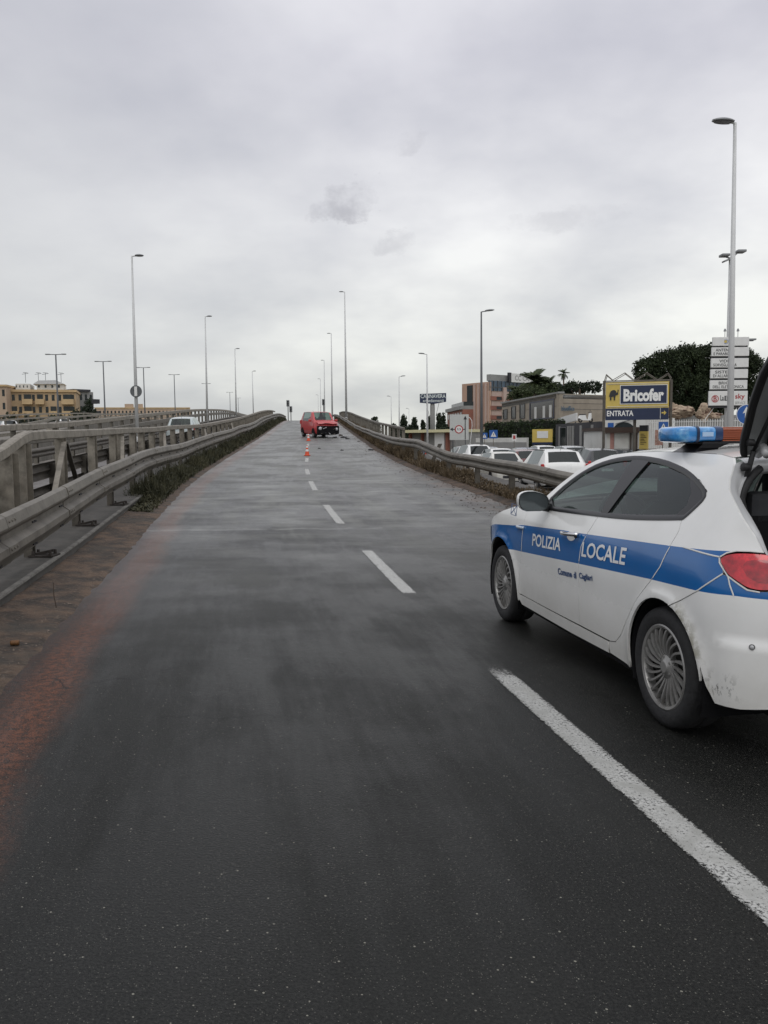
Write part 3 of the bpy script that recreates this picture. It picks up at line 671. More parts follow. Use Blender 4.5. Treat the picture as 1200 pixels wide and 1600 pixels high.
# door mirror and handle
for sd, d in zip((1, -1), fd):
    mr = MB()
    prof = [(0, .0), (.03, .055), (.09, .088), (.14, .098), (.165, .095)]
    rows = []
    for xx, k in prof:   # swept from the nose (front) to the glass (rear)
        r = []
        for j in range(20):
            a = 2*pi*j/20; ca, sa = cos(a), sin(a)
            yy = (abs(ca)**.75)*(1 if ca > 0 else -1)*k*1.18; zz = (abs(sa)**.75)*(1 if sa > 0 else -1)*k*.78
            if ca < 0: zz *= .92
            r.append(Vector((1.78-xx, sd*(.985+yy), 1.075+zz+.01*ca)))
        rows.append(r)
    mr.grid(rows, True); mo = mr.build('mirror', MT['paintplain'], d, smooth=True)
    gm = MB(); last = rows[-1]; c = sum(last, Vector())/20; gm.add([p*.97+c*.03+Vector((-.002, 0, 0)) for p in last]+[c+Vector((-.004, 0, 0))], [(i, (i+1) % 20, 20) for i in range(20)])
    gm.build('mirror_glass', mat('mirror_glass', (.10, .115, .12), .12, .6, var=.2), mo)
    rm = MB(); rm.grid([last, [p*.975+c*.025+Vector((-.012, 0, 0)) for p in last]], True); rm.build('rim', MT['trim'], mo, smooth=True)
    st = MB(); st.tube([(1.70, sd*.90, 1.035), (1.69, sd*.83, 1.02)], .032, 8); st.build('mirror_arm', MT['trim'], mo, smooth=True)
    hd = MB(); hp = [SP(1.31-.26*i/8, .885+.002*i, .012+.030*sin(pi*min(1, max(0, (i+.2)/8.4)))**.6) for i in range(9)]
    hd.tube([(p.x, p.y*sd, p.z) for p in hp], .0135, 8); ho = hd.build('handle', MT['chrome'], d, smooth=True)
    cp = MB(); q = [SP(1.18+.07*cos(2*pi*k/16), .878+.032*sin(2*pi*k/16), .0025) for k in range(16)]; cp.add([(p.x, p.y*sd, p.z) for p in q], [tuple(range(16))]); cp.build('handle_recess', MT['paintplain'], d)
    lk = SP(1.06, .892, .03); kb = MB(); kb.lathe([(0, .004), (.011, .004), (.014, -.01)], (lk.x, lk.y*sd, lk.z), (0, sd, 0), 12); kb.build('lock', MT['trim'], d, smooth=True)
# writing
def onside(u0, z0, u1, z1, h0, h1, off=.0032):
    return lambda a, b: (lambda u: SP(u, z0+(z1-z0)*a+(h0+(h1-h0)*a)*b, off))(u0+(u1-u0)*a)
letm = mat('reflective_lettering', (.72, .73, .74), .4, var=.04)
lettering('POLIZIA', onside(1.868, .727, 1.33, .757, .092, .088), letm, fd[0], bold=.02)
lettering('LOCALE', onside(.985, .769, .392, .80, .094, .100), letm, rd[0], bold=.02)
bl = mat('blue_lettering', (.02, .06, .17), .5)
lettering('Comune', onside(1.375, .592, 1.135, .608, .046, .044), bl, fd[0], bold=.03); lettering('di', onside(1.105, .610, 1.062, .613, .046, .044), bl, fd[0], bold=.03)
lettering('Cagliari', onside(1.018, .612, .815, .628, .050, .048), bl, rd[0], bold=.03)
# outline crest on the fender
mb = MB()
def fs(a, b): return SP(2.42-.30*a+.07*b, .915+.085*b-.012*a, .002)
def band(p, q, w):
    d = Vector((q[0]-p[0], q[1]-p[1])).normalized(); return [fs(p[0]-d.y*w, p[1]+d.x*w), fs(p[0]+d.y*w, p[1]-d.x*w), fs(q[0]+d.y*w, q[1]-d.x*w), fs(q[0]-d.y*w, q[1]+d.x*w)]
for p, q in (((0, 0), (.42, 0)), ((0, 0), (.05, .95)), ((.05, .95), (.5, .95)), ((.42, 0), (.5, .95)), ((.05, .9), (.42, .05)), ((.05, .1), (.45, .85))):
    mb.add(band(p, q, .022), [(0, 1, 2, 3)])
mb.build('crest', bl, ff[0])
# side repeater on the fender
mb = MB(); q = [SP(2.145+.075*(1-2*t), .836+.002*t, .016*sin(pi*t)**.4 if 0 < t < 1 else .0) for t in [i/8 for i in range(9)]]
mb.tube([tuple(p) for p in q], .011, 8); mb.build('side_lamp', mat('clear_lens', (.35, .42, .50), .1, coat=1), ff[0], smooth=True)
# parking sensor
p = SP(-.655, .575, .002); p2 = SP(-.655, .575, -.01); mb = MB(); mb.lathe([(0, .001), (.009, .001), (.010, -.003)], p, p-p2, 14); mb.build('parking_sensor', MT['silver'], rb[0], smooth=True)
mb = MB(); mb.lathe([(.011, .0012), (.013, .0012), (.0135, -.003)], p, p-p2, 14); mb.build('parking_sensor_ring', MT['ink'], rb[0], smooth=True)
# wheels
def wheel(x, y, sd, r=.318, label=None):
    e = thing('wheel', None, None, (x, y, r)); e.parent = pc
    if label: e['label'] = label
    t = MB(); w = .205
    prof = [(.218, -.10), (.235, -.104), (.285, -.108), (.306, -.098), (r-.004, -.082), (r, -.05), (r, -.012), (r-.008, -.010), (r-.008, .0), (r, .002), (r, .05), (r-.004, .082), (.306, .098), (.285, .108), (.262, .110), (.235, .104), (.218, .094)]
    t.lathe([(a, b) for a, b in prof], (0, 0, 0), (0, sd, 0), 72, close=True); t.build('tyre', MT['tyre'], e, smooth=True)
    rm = MB(); rm.lathe([(.224, .060), (.226, .098), (.219, .104), (.206, .098), (.200, .085), (.199, .05)], (0, 0, 0), (0, sd, 0), 64)
    ns = 22
    for k in range(ns):
        a0 = 2*pi*k/ns; pts = []
        rows = []
        for i in range(9):
            rr = .062+(.207-.062)*i/8; tw = .26*(i/8)**1.3; aa = a0+tw; hw = .0065+.0026*i/8; dep = .086-.012*cos(i/8*pi)*.6 + .010*sin(i/8*pi)
            c = Vector((cos(aa)*rr, sd*dep, sin(aa)*rr)); tdir = Vector((-sin(aa), 0, cos(aa)))
            rows.append([c-tdir*hw+Vector((0, -sd*.016, 0)), c-tdir*hw*.75, c+tdir*hw*.75, c+tdir*hw+Vector((0, -sd*.016, 0))])
        rm.grid(rows)
    rm.lathe([(0, .096), (.030, .095), (.036, .088), (.056, .080), (.070, .072), (.074, .05)], (0, 0, 0), (0, sd, 0), 32)
    for k in range(5):
        a = 2*pi*k/5; rm.lathe([(0, .086), (.008, .085), (.010, .07)], (cos(a)*.048, 0, sin(a)*.048), (0, sd, 0), 8)
    rm.build('rim', MT['rim'], e, auto=40)
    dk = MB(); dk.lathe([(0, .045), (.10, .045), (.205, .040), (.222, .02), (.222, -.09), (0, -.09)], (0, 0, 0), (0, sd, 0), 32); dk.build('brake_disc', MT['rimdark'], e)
    return e
wheel(0, .772, 1); wheel(2.634, .772, 1); wheel(0, -.772, -1); wheel(2.634, -.772, -1)
# wheel housings and underside
for cx in (-.03, 2.60):
    for sd in (1, -1):
        mb = MB(); mb.grid([[Vector((cx+(.372)*cos(R(a)), sd*y, .32+.376*sin(R(a)))) for a in range(-24, 205, 12)] for y in (.876, .50)])
        mb.grid([[Vector((cx+k*cos(R(a)), sd*.50, .32+k*sin(R(a)))) for a in range(-24, 205, 12)] for k in (.38, .01)])
        mb.build('wheel_housing', MT['void'], pc)
mb = MB(); mb.box(.35, 2.2, -.84, .84, .19, .30); mb.box(-.72, 3.3, -.52, .52, .20, .34); mb.box(-.60, -.42, -.66, .66, .235, .30); mb.build('underbody', MT['void'], pc)
# interior
mb = MB(); mb.box(-.40, 2.0, -.80, .80, .30, .36); mb.box(1.62, 2.0, -.76, .76, .55, .93, .04); mb.box(-.62, .02, -.60, .60, .36, .62, .03); mb.build('cabin_floor', MT['void'], pc)
mb = MB()
for sd in (1, -1):
    mb.box(.02, 2.05, sd*.74-.03, sd*.74+.03, .35, .99)
mb.build('door_lining', MT['void'], pc)
for x0, ys in ((.95, (.36, -.36)),):
    for yy in ys:
        s1 = MB(); s1.box(x0, x0+.5, yy-.25, yy+.25, .45, .62, .05)
        s1.grid([[Vector((x0-.02-.24*(z-.55)+dx_, yy+wy, z)) for dx_, wy in ((0, -.24*k), (.10, -.20*k), (.12, 0), (.10, .20*k), (0, .24*k), (-.03, 0))] for z, k in ((.55, 1), (.8, 1), (1.05, .92), (1.12, .6))], True)
        s1.box(x0-.22, x0-.12, yy-.125, yy+.125, 1.12, 1.33, .04); s1.build('seat', MT['seat'], pc, smooth=False)
s1 = MB(); s1.box(.02, .50, -.62, .62, .45, .60, .05); s1.box(-.12, .04, -.62, .62, .55, 1.06, .06)
for yy in (.36, 0, -.36): s1.box(-.16, -.05, yy-.13, yy+.13, 1.05, 1.24, .04)
s1.build('rear_seat', MT['seat'], pc)
sw = MB(); c = Vector((1.47, .36, .96)); ax = Vector((-.88, 0, .48)); a_ = Vector((0, 1, 0)); b__ = ax.cross(a_)
sw.tube([c+a_*.185*cos(2*pi*i/28)+b__*.185*sin(2*pi*i/28) for i in range(29)], .015, 8, cap=False)
for t in (0, pi, 1.5*pi): sw.bar(c, c+a_*.18*cos(t)+b__*.18*sin(t), .035, .02)
sw.build('steering_wheel', MT['trim'], pc, smooth=True)
# tailgate opening: painted gutter, rubber seal, dark boot
hz = smoothpl(resample(hatch, .08, False), 1, False); he = [SP(u, z, -.007) for u, z in hz]; hin = [SP(u, z, -.040) for u, z in hz]
inner_pts = [(-.225, .50, 1.365), (-.232, .53, 1.345), (-.235, .565, 1.31), (-.245, .60, 1.26), (-.245, .615, 1.215), (-.275, .62, 1.165), (-.33, .635, 1.10), (-.40, .65, 1.02), (-.46, .66, .94), (-.52, .67, .86)]
def interp3(pts, n):
    pts = [Vector(p) for p in pts]; l = [0]
    for a, b in zip(pts, pts[1:]): l.append(l[-1]+(b-a).length)
    out = []
    for i in range(n):
        t = l[-1]*i/(n-1); k = 0
        while k < len(l)-2 and l[k+1] < t: k += 1
        out.append(pts[k].lerp(pts[k+1], (t-l[k])/max(1e-6, l[k+1]-l[k])))
    return out
oe = interp3([he[0]+Vector((0, -.03, .01))]+he+[Vector((-.71, .70, .93)), Vector((-.72, .70, .86))], 40); me_ = interp3([hin[0]+Vector((0, -.03, .0))]+hin+[Vector((-.69, .68, .93)), Vector((-.70, .68, .86))], 40); ie = interp3(inner_pts, 40)
for sd in (1, -1):
    mb = MB(); rows = []
    for a, c, b in zip(oe, me_, ie):
        r = [a, a.lerp(c, .5), c, c.lerp(b, .45)+Vector((.010, 0, 0)), c.lerp(b, .60)+Vector((.004, 0, 0)), c.lerp(b, .68)+Vector((-.012, .004, 0)), b]
        rows.append([Vector((p.x, p.y*sd, p.z)) for p in r])
    mb.grid(rows); mb.build('tailgate_frame', MT['silver'], pc, smooth=True)
    mb = MB(); mb.tube([(p.x-.012, p.y*sd, p.z) for p in ie], .020, 8); mb.build('rubber_seal', MT['black'], pc, smooth=True)
mb = MB(); mb.grid([[Vector((p.x, p.y*t, p.z+.030*(1-t*t))) for t in (1, .8, .5, 0, -.5, -.8, -1)] for p in [Vector((-.14, .60, 1.412)), Vector((-.205, .585, 1.408)), Vector((-.235, .575, 1.385)), Vector((-.235, .56, 1.35)), Vector((-.19, .53, 1.325)), Vector((-.08, .53, 1.33))]]); mb.build('roof_edge', MT['silver'], pc, smooth=True)
mb = MB()
mb.grid([[Vector((p.x+.015+a, p.y*sg+b*(-sg), p.z)) for a, b in ((0, 0), (.10, -.015), (.32, 0))] for sg in (1,) for p in ie])
mb.grid([[Vector((p.x+.015+a, -(p.y-b), p.z)) for a, b in ((0, 0), (.10, -.015), (.32, 0))] for p in ie])
mb.box(-.66, .0, -.66, .66, .42, .60); mb.box(-.16, -.10, -.66, .66, .42, 1.12); mb.box(-.74, -.66, -.68, .68, .42, .80)
mb.build('boot_lining', MT['void'], pc)
# tailgate standing open
TG = thing('tailgate', None, None, (-.235, 0, 1.432)); TG.parent = pc; TG['label'] = 'open tailgate raised on its gas struts'
ta = R(50); ex = Vector((-cos(ta), 0, sin(ta))); nx_ = Vector((sin(ta), 0, cos(ta)))    # along the lid, and out of its painted face
def tg(s, y, n=0.): return ex*s + nx_*n + Vector((0, y, 0))
prof = [(.0, .60, 0), (.06, .622, .018), (.15, .635, .03), (.30, .668, .035), (.45, .69, .035), (.56, .70, .02), (.60, .70, -.02), (.72, .68, -.13), (.85, .64, -.26), (.92, .60, -.33)]
pf = interp3(prof, 22)
mb = MB(); mb.grid([[tg(p.x, p.y*t, p.z+.05*(1-t*t)) for t in [1-2*j/12 for j in range(13)]] for p in pf if p.x < .07 or p.x > .55]); 
mb2 = MB(); mb2.grid([[tg(p.x, p.y*t, p.z+.05*(1-t*t)) for t in (1, .9)] for p in pf]); mb2.grid([[tg(p.x, p.y*t, p.z+.05*(1-t*t)) for t in (-.9, -1)] for p in pf])
mb2.grid([[tg(p.x, p.y*t, p.z+.05*(1-t*t)) for t in [1-2*j/12 for j in range(13)]] for p in pf if p.x > .53])
mb2.build('outer_panel', MT['paintplain'], TG, smooth=True)
mb = MB(); mb.grid([[tg(p.x, p.y*t*.975, p.z-.006+.05*(1-t*t)) for t in [1-2*j/12 for j in range(13)]] for p in pf if p.x < .56]); mb.build('rear_glass', mat('heated_glass', (.25, .26, .265), .25, 0, var=.1, coat=.6), TG, smooth=True)
for sd in (1, -1):
    mb = MB(); mb.grid([[tg(p.x+.0, sd*(p.y+.006), p.z+.012), tg(p.x, sd*(p.y+.010), p.z-.016), tg(p.x, sd*(p.y-.020), p.z-.022), tg(p.x, sd*(p.y-.022), p.z+.012)] for p in pf], True); mb.build('edge_rubber', MT['black'], TG, smooth=True)
    mb = MB(); mb.grid([[tg(p.x+.02, sd*(p.y-.12), p.z-.014), tg(p.x+.02, sd*(p.y-.24-.1*p.x), p.z-.024), tg(p.x+.02, sd*(p.y-.24-.1*p.x), p.z-.004)] for p in pf if p.x < .56]); mb.build('inner_trim', MT['void'], TG, smooth=True)
    mb = MB(); mb.tube([(.03, sd*.575, -.20), (-.055, sd*.575, .02)], .013, 8); mb.tube([(-.055, sd*.575, .02), (-.235, sd*.575, .27)], .009, 8)
    mb.lathe([(0, .02), (.02, .02), (.02, -.01)], (-.03, sd*.595, -.06), (0, sd, 0), 10); mb.lathe([(0, .02), (.017, .02), (.017, -.01)], (-.075, sd*.60, .06), (0, sd, 0), 10)
    mb.build('gas_strut', MT['black'], TG, smooth=True)
    mb = MB(); mb.tube([(.02, sd*.50, .0), (-.05, sd*.52, .035), (-.10, sd*.53, .0)], .022, 8); mb.build('hinge', MT['silver'], TG, smooth=True)
# light bar
LB = thing('light_bar', None, None, (.33, 0, 1.535)); LB.parent = pc; LB['label'] = 'blue and amber light bar'
def capsule(y0, y1, hw, hh, round0, n=12):
    rows = []
    for i in range(n+1):
        t = i/n; y = y0+(y1-y0)*t; k = 1.
        if round0 and t < .999: k = max(0., 1-(1-t)**3.2)**.5 if t > 0 else .02
        r = []
        for j in range(24):
            a = 2*pi*j/24; r.append(Vector(((abs(cos(a))**.38)*(1 if cos(a) > 0 else -1)*hw*(.45+.55*k if round0 else 1), y, (abs(sin(a))**.45)*(1 if sin(a) > 0 else -1)*hh*(.62+.38*k if round0 else 1))))
        rows.append(r)
    if round0: c = sum(rows[0], Vector())/24; rows = [[c+Vector((0, .004, 0))]*24, [p.lerp(c, .5)+Vector((0, .003, 0)) for p in rows[0]]]+rows
    return rows
bluel = mat('blue_lens', (.03, .22, .55), .12, scale=14, var=.35, coat=1., dark=(.20, .50, .78), dscale=12, dlo=.5, dhi=.72)
amber = mat('amber_lens', (.34, .085, .035), .3, scale=3, var=.2, coat=.4)
for sd in (1, -1):
    mb = MB(); mb.grid([[Vector((p.x, p.y*sd, p.z)) for p in r] for r in capsule(.70, .585, .135, .046, True)], True); mb.build('blue_lens', bluel, LB, smooth=True)
    mb = MB(); mb.grid([[Vector((p.x, p.y*sd, p.z)) for p in r] for r in capsule(.575, .47, .132, .043, False, 4)], True); mb.build('blue_lens', bluel, LB, auto=50)
    mb = MB(); mb.grid([[Vector((p.x, p.y*sd, p.z)) for p in r] for r in capsule(.588, .572, .139, .049, False, 2)], True); mb.build('lens_band', MT['navy'], LB, auto=50)
    mb = MB(); mb.grid([[Vector((p.x, p.y*sd, p.z)) for p in r] for r in capsule(.475, .43, .133, .045, False, 2)], True); mb.build('lens_band', mat('blue_divider', (.015, .04, .11), .3), LB, auto=50)
    mb = MB(); mb.box(-.136, -.1325, sd*.49 if sd > 0 else -.555, .555 if sd > 0 else -.49, -.012, .012); mb.build('reflector', mat('reflector', (.42, .58, .78), .2), LB)
    # foot
    mb = MB(); rows = []
    for z, x0, x1, y0, y1 in ((-.135, -.11, .12, .455, .60), (-.100, -.11, .12, .452, .59), (-.075, -.09, .10, .43, .55), (-.050, -.09, .09, .36, .52), (-.044, -.10, .10, .33, .56)):
        rows.append([Vector((x0, sd*y0, z)), Vector((x0, sd*y1, z)), Vector((x1, sd*y1, z)), Vector((x1, sd*y0, z))])
    mb.grid(rows, True); mb.build('bar_foot', MT['trim'], LB)
mb = MB(); rows = capsule(.43, -.43, .126, .040, False, 24)
mb.grid(rows, True)
for k in range(-3, 4):
    z = k*.0115; mb.box(-.1305, -.1255, -.43, .43, z-.0032, z+.0032)
mb.build('amber_lens', amber, LB, auto=50)
mb = MB(); mb.box(-.13, .13, -.55, .55, -.052, -.041); mb.build('bar_base', MT['trim'], LB)
# far side lamps, plate, rear fascia
mb = MB(); mb.box(-.803, -.795, -.27, .27, .50, .62); mb.build('number_plate', MT['white'], pc)
for sd in (1, -1):
    mb = MB(); q = [(3.0, .70), (3.0, .76), (3.2, .73), (3.32, .66), (3.25, .60), (3.05, .62)]; mb.add([(lambda p: (p.x, p.y*sd, p.z))(SP(u, z, .006)) for u, z in q], [tuple(range(6))]); mb.build('headlight', mat('headlight', (.6, .62, .65), .1, coat=1), pc)
# ------------------------------------------------------------------ guard rails and barriers
WB = [(-.155, .0), (-.135, .035), (-.10, .075), (-.055, .078), (-.020, .035), (0, .012), (.020, .035), (.055, .078), (.10, .075), (.135, .035), (.155, .0)]          # W section: (down, out)
def thrie():
    r = []
    for k in range(3):
        z = k*.19
        r += [(z-.085, .012), (z-.062, .060), (z-.030, .080), (z+.030, .080), (z+.062, .060)]
    return [(-.105, .0)]+r+[(2*.19+.085, .012), (2*.19+.105, .0)]
TB = [(0, .0), (.004, .030), (.022, .066), (.125, .096), (.148, .090), (.212, .012), (.270, .010), (.305, .060), (.325, .092), (.395, .098), (.420, .086), (.500, .010), (.535, .0)]; TBH = .54
WBS = [(a+.155, b) for a, b in WB]; WBH = .31
def beam(sect, latf, topf, sta, side, jit=0., seed=1):
    """side +1 faces towards larger lateral values"""
    rnd = random.Random(seed); mb = MB(); rows = []
    for s in sta:
        l, t = latf(s), topf(s); j = (rnd.random()-.5)*jit
        front = [road(l+side*(o+j), s, t-d) for d, o in sect]
        back = [road(l+side*(o+j-.006), s, t-d) for d, o in reversed(sect)]
        rows.append(front+back)
    mb.grid(rows, True); return mb
def hpost(mb, l, s, z0, z1, w=.10, d=.10, r=0.):
    p0, p1 = road(l, s, z0), road(l, s, z1); p1 = p1+Vector((r, 0, 0))
    for a, b_, c, e in ((-w/2, w/2, -d/2, -d/2+.012), (-w/2, w/2, d/2-.012, d/2), (-.006, .006, -d/2+.012, d/2-.012)):
        vs = [p+Vector((x, y, 0)) for p in (p0, p1) for x, y in ((a, c), (b_, c), (b_, e), (a, e))]
        mb.add(vs, [(3, 2, 1, 0), (4, 5, 6, 7), (0, 1, 5, 4), (1, 2, 6, 5), (2, 3, 7, 6), (3, 0, 4, 7)])
# near left: three-ridged beam, bent and dented
topL = hermite([(0, .78), (6, .79), (8.3, .80), (10, .845), (12.6, .90), (15.6, .965), (17.4, .99), (20, .985), (22.7, .96), (28.5, .875), (32, .90), (35.6, .93), (40, .89), (45, .855), (48.7, .93), (55, .88), (62, .86), (72, .98), (90, 1.0), (105, 1.0), (140, .95)])
latL = hermite([(0, -4.02), (10, -4.05), (14, -4.08), (17, -4.02), (20, -4.10), (25, -4.03), (30, -4.1), (36, -4.0), (45, -4.1), (50, -4.0), (60, -4.08), (140, -4.05)])
gl = thing('guardrail', 'long dented three-ridged steel guardrail along the left kerb, nearest the road', 'guardrail', (0, 0, 0))
staL = frange(1, 30, .4)+frange(30, 140, 1.5)[1:]
def shear(mb): return mb
beam(TB, latL, topL, staL, 1, .012).build('beam', MT['steel'], gl, auto=26)
ps = [3.8, 6.8, 9.75, 12.7, 15.65]+frange(18.6, 138, 2.95)
for i, s in enumerate(ps):
    if i > 44: break
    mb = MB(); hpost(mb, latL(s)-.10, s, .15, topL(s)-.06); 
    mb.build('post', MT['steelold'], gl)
    if s < 24:
        mb = MB(); p = road(latL(s)+.06, s, .156); mb.box(p.x-.14, p.x+.16, p.y-.11, p.y+.11, p.z, p.z+.018)
        for dx_ in (-.09, .11):
            for dy_ in (-.075, .075): mb.lathe([(0, .055), (.016, .055), (.022, .0)], (p.x+dx_, p.y+dy_, p.z+.015), (0, 0, 1), 8)
        mb.bar((p.x-.10, p.y, p.z+.02), (p.x+.10, p.y+.05, p.z+.06), .05, .03)
        mb.build('base_plate', mat('rusty_plate', (.03, .024, .02), .8, .2, scale=20, var=.5) if i == 0 else bpy.data.materials['rusty_plate'], gl)
# bolt slots in the valleys
mb = MB()
for s in frange(2.2, 36, 1.475):
    for dz_ in (.243, .50):
        for o_ in (-.05, .05):
            p = road(latL(s)+.018, s+o_, topL(s)-dz_); mb.box(p.x-.004, p.x+.012, p.y-.022, p.y+.022, p.z-.011, p.z+.011)
bo = mb.build('bolt_slots', MT['ink'], gl); bo['kind'] = 'stuff'
# near right: W beam
topR = hermite([(8, .80), (14, .80), (16.4, .83), (18.8, .79), (20.3, .78), (22.3, .745), (24.6, .83), (27.3, .91), (30, .85), (33, .78), (36, .745), (40, .73), (48, .68), (60, .62), (75, .70), (100, .79), (140, .8)])
latR = lambda s: redge(s)+.36+.03*sin(s*.7)
gr = thing('guardrail', 'wavy two-ridged steel guardrail along the right kerb above the weeds', 'guardrail', (0, 0, 0))
staR = frange(7, 34, .4)+frange(34, 140, 1.5)[1:]
beam(WBS, latR, topR, staR, -1, .012, 3).build('beam', MT['steel'], gr, auto=30)
for i, s in enumerate(frange(9.0, 120, 2.85)):
    lean = 0.; mb = MB()
    p0, p1 = road(latR(s)+.13, s, .03), road(latR(s)+.10, s, topR(s)-.05)
    if 26 < s < 28.5: p0 = p0+Vector((-.30, 0, 0))
    hpost(mb, latR(s)+.13, s, .03, topR(s)-.06, .12, .12, .35 if 24.5 < s < 27.5 else 0)
    mb.build('post', MT['steelold'], gr)
mb = MB()
for s in frange(9.7, 32, 1.42):
    for o_ in (-.05, .05):
        p = road(latR(s)-.016, s+o_, topR(s)-.155); mb.box(p.x-.012, p.x+.004, p.y-.02, p.y+.02, p.z-.012, p.z+.012)
bo = mb.build('bolt_slots', MT['ink'], gr); bo['kind'] = 'stuff'
# overlapping joints of the beams
for rail, sect, latf, topf, sd, s_list in ((gl, TB, latL, topL, 1, [5.3, 8.2, 11.2, 14.2, 17.1, 21.5, 26, 30.4, 35]), (gr, WBS, latR, topR, -1, [11.2, 14.9, 18.9, 23, 27.2, 31.5])):
    for s in s_list:
        mb = MB(); rows = []
        for q in frange(s, s+.36, .12):
            rows.append([road(latf(q)+sd*(o+.007), q, topf(q)-d+.003) for d, o in sect]+[road(latf(q)+sd*(o-.004), q, topf(q)-d+.003) for d, o in reversed(sect)])
        mb.grid(rows, True)
        for r_ in (rows[0], rows[-1]): mb.add(r_, [tuple(range(len(r_)))])
        for q in (s+.07, s+.18, s+.29):
            for d_ in ((.07, .35) if sd > 0 else (.06, .25)):
                o_ = lin(sect)(d_); p = road(latf(q)+sd*(o_+.008), q, topf(q)-d_); mb.lathe([(0, .012), (.014, .010), (.018, 0)], p, (sd, 0, .2), 8)
        mb.build('splice', MT['steel'], rail, auto=30)
# box section barriers
def boxbeam(latf, topf, sta, w, h):
    mb = MB(); rows = []
    for s in sta:
        l, t = latf(s), topf(s); rows.append([road(l-w/2, s, t-.02), road(l-w/2+.02, s, t), road(l+w/2-.02, s, t), road(l+w/2, s, t-.02), road(l+w/2, s, t-h+.02), road(l+w/2-.02, s, t-h), road(l-w/2+.02, s, t-h), road(l-w/2, s, t-h+.02)])
    mb.grid(rows, True); mb.add(rows[0], [tuple(range(8))]); return mb
topB = hermite([(9.5, .98), (11, 1.20), (12.36, 1.36), (14.0, 1.585), (14.3, 1.59), (15.75, 1.57), (20.7, 1.50), (24, 1.46), (28.6, 1.38), (32, 1.35), (40, 1.22), (51, 1.20), (68, 1.22), (85, 1.35), (100, 1.42), (125, 1.45)])
latB = lambda s: -5.2
bb = thing('bridge_barrier', 'tall box beam barrier with diagonal braces behind the left guardrail', 'barrier', (0, 0, 0))
boxbeam(latB, topB, frange(9.5, 14, .5)+frange(14, 125, 1.2)[1:], .16, .17).build('beam', MT['steelpale'], bb)
pb = [12.75, 13.55, 16.35, 19.45, 22.0, 23.0, 24.9, 26.3, 28.2, 30.2]+frange(32.5, 122, 2.3)
for i, s in enumerate(pb[:48]):
    mb = MB(); w = .24 if s < 14 else .17; hpost(mb, -5.2, s, .15, topB(s)-.16, w, w); mb.build('post', MT['steelpale'], bb)
for s, ds in ((16.3, -2.9), (16.45, 1.9), (22.9, -2.2), (30.2, -2.0), (41.7, -2), (55.5, -2)):
    mb = MB(); mb.bar(road(-5.12, s, topB(s)-.25), road(-4.75 if ds < 0 else -5.3, s+ds, .18), .09, .05); mb.build('brace', MT['steelpale'] if ds < 0 else MT['steelold'], bb)
mb = MB()
for s in (15.4, 15.5, 15.62): p = road(-5.2, s, topB(s)); mb.lathe([(0, .03), (.03, .025), (.035, -.01)], p, (0, 0, 1), 8)
mb.build('joint_bolts', MT['steelpale'], bb)
# lower rail behind the box barrier, towards the far carriageway
gm = thing('guardrail', 'low dark guardrail seen through the posts of the tall box beam barrier', 'guardrail', (0, 0, 0))
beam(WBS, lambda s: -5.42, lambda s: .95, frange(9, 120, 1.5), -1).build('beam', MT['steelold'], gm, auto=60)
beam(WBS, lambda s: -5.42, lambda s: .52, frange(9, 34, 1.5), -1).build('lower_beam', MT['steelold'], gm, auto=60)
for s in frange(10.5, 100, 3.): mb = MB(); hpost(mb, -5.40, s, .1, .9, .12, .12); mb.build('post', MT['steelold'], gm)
# double barrier on the far side of the second carriageway
topA = hermite([(18, 1.5), (25, 1.55), (33, 1.51), (40, 1.58), (52, 1.72), (66, 1.80), (80, 1.72), (95, 1.50), (117, 1.0), (130, .9)])
ba = thing('bridge_barrier', 'barrier with two stacked rails on the far edge of the left carriageway', 'barrier', (0, 0, 0))
boxbeam(lambda s: -9.35, topA, frange(18, 128, 1.5), .14, .20).build('beam', MT['steelpale'], ba)
boxbeam(lambda s: -9.15, lambda s: topA(s)-(.42 if s < 60 else .42-(s-60)*.004), frange(18, 128, 1.5), .10, .24).build('lower_beam', MT['steel'], ba)
for s in frange(20, 120, 2.2)[:46]: mb = MB(); hpost(mb, -9.35, s, .1, topA(s)-.18, .13, .13); mb.build('post', MT['steel'], ba)
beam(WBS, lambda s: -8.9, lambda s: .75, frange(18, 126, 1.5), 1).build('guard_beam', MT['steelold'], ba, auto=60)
# parapet of the high part of the ramp, right side
topO = hermite([(39.8, .98), (48, .95), (57, .92), (72, .97), (100, 1.15), (130, 1.25)])
bp_ = thing('bridge_barrier', 'upper parapet rail with close posts beyond the right guardrail near the crest', 'barrier', (0, 0, 0))
boxbeam(lambda s: redge(s)+1.55, topO, frange(39.8, 130, 1.5), .12, .13).build('beam', MT['steel'], bp_)
for s in frange(40, 128, 2.4): mb = MB(); hpost(mb, redge(s)+1.55, s, .03, topO(s)-.1, .16, .14); mb.build('post', MT['steel'], bp_)

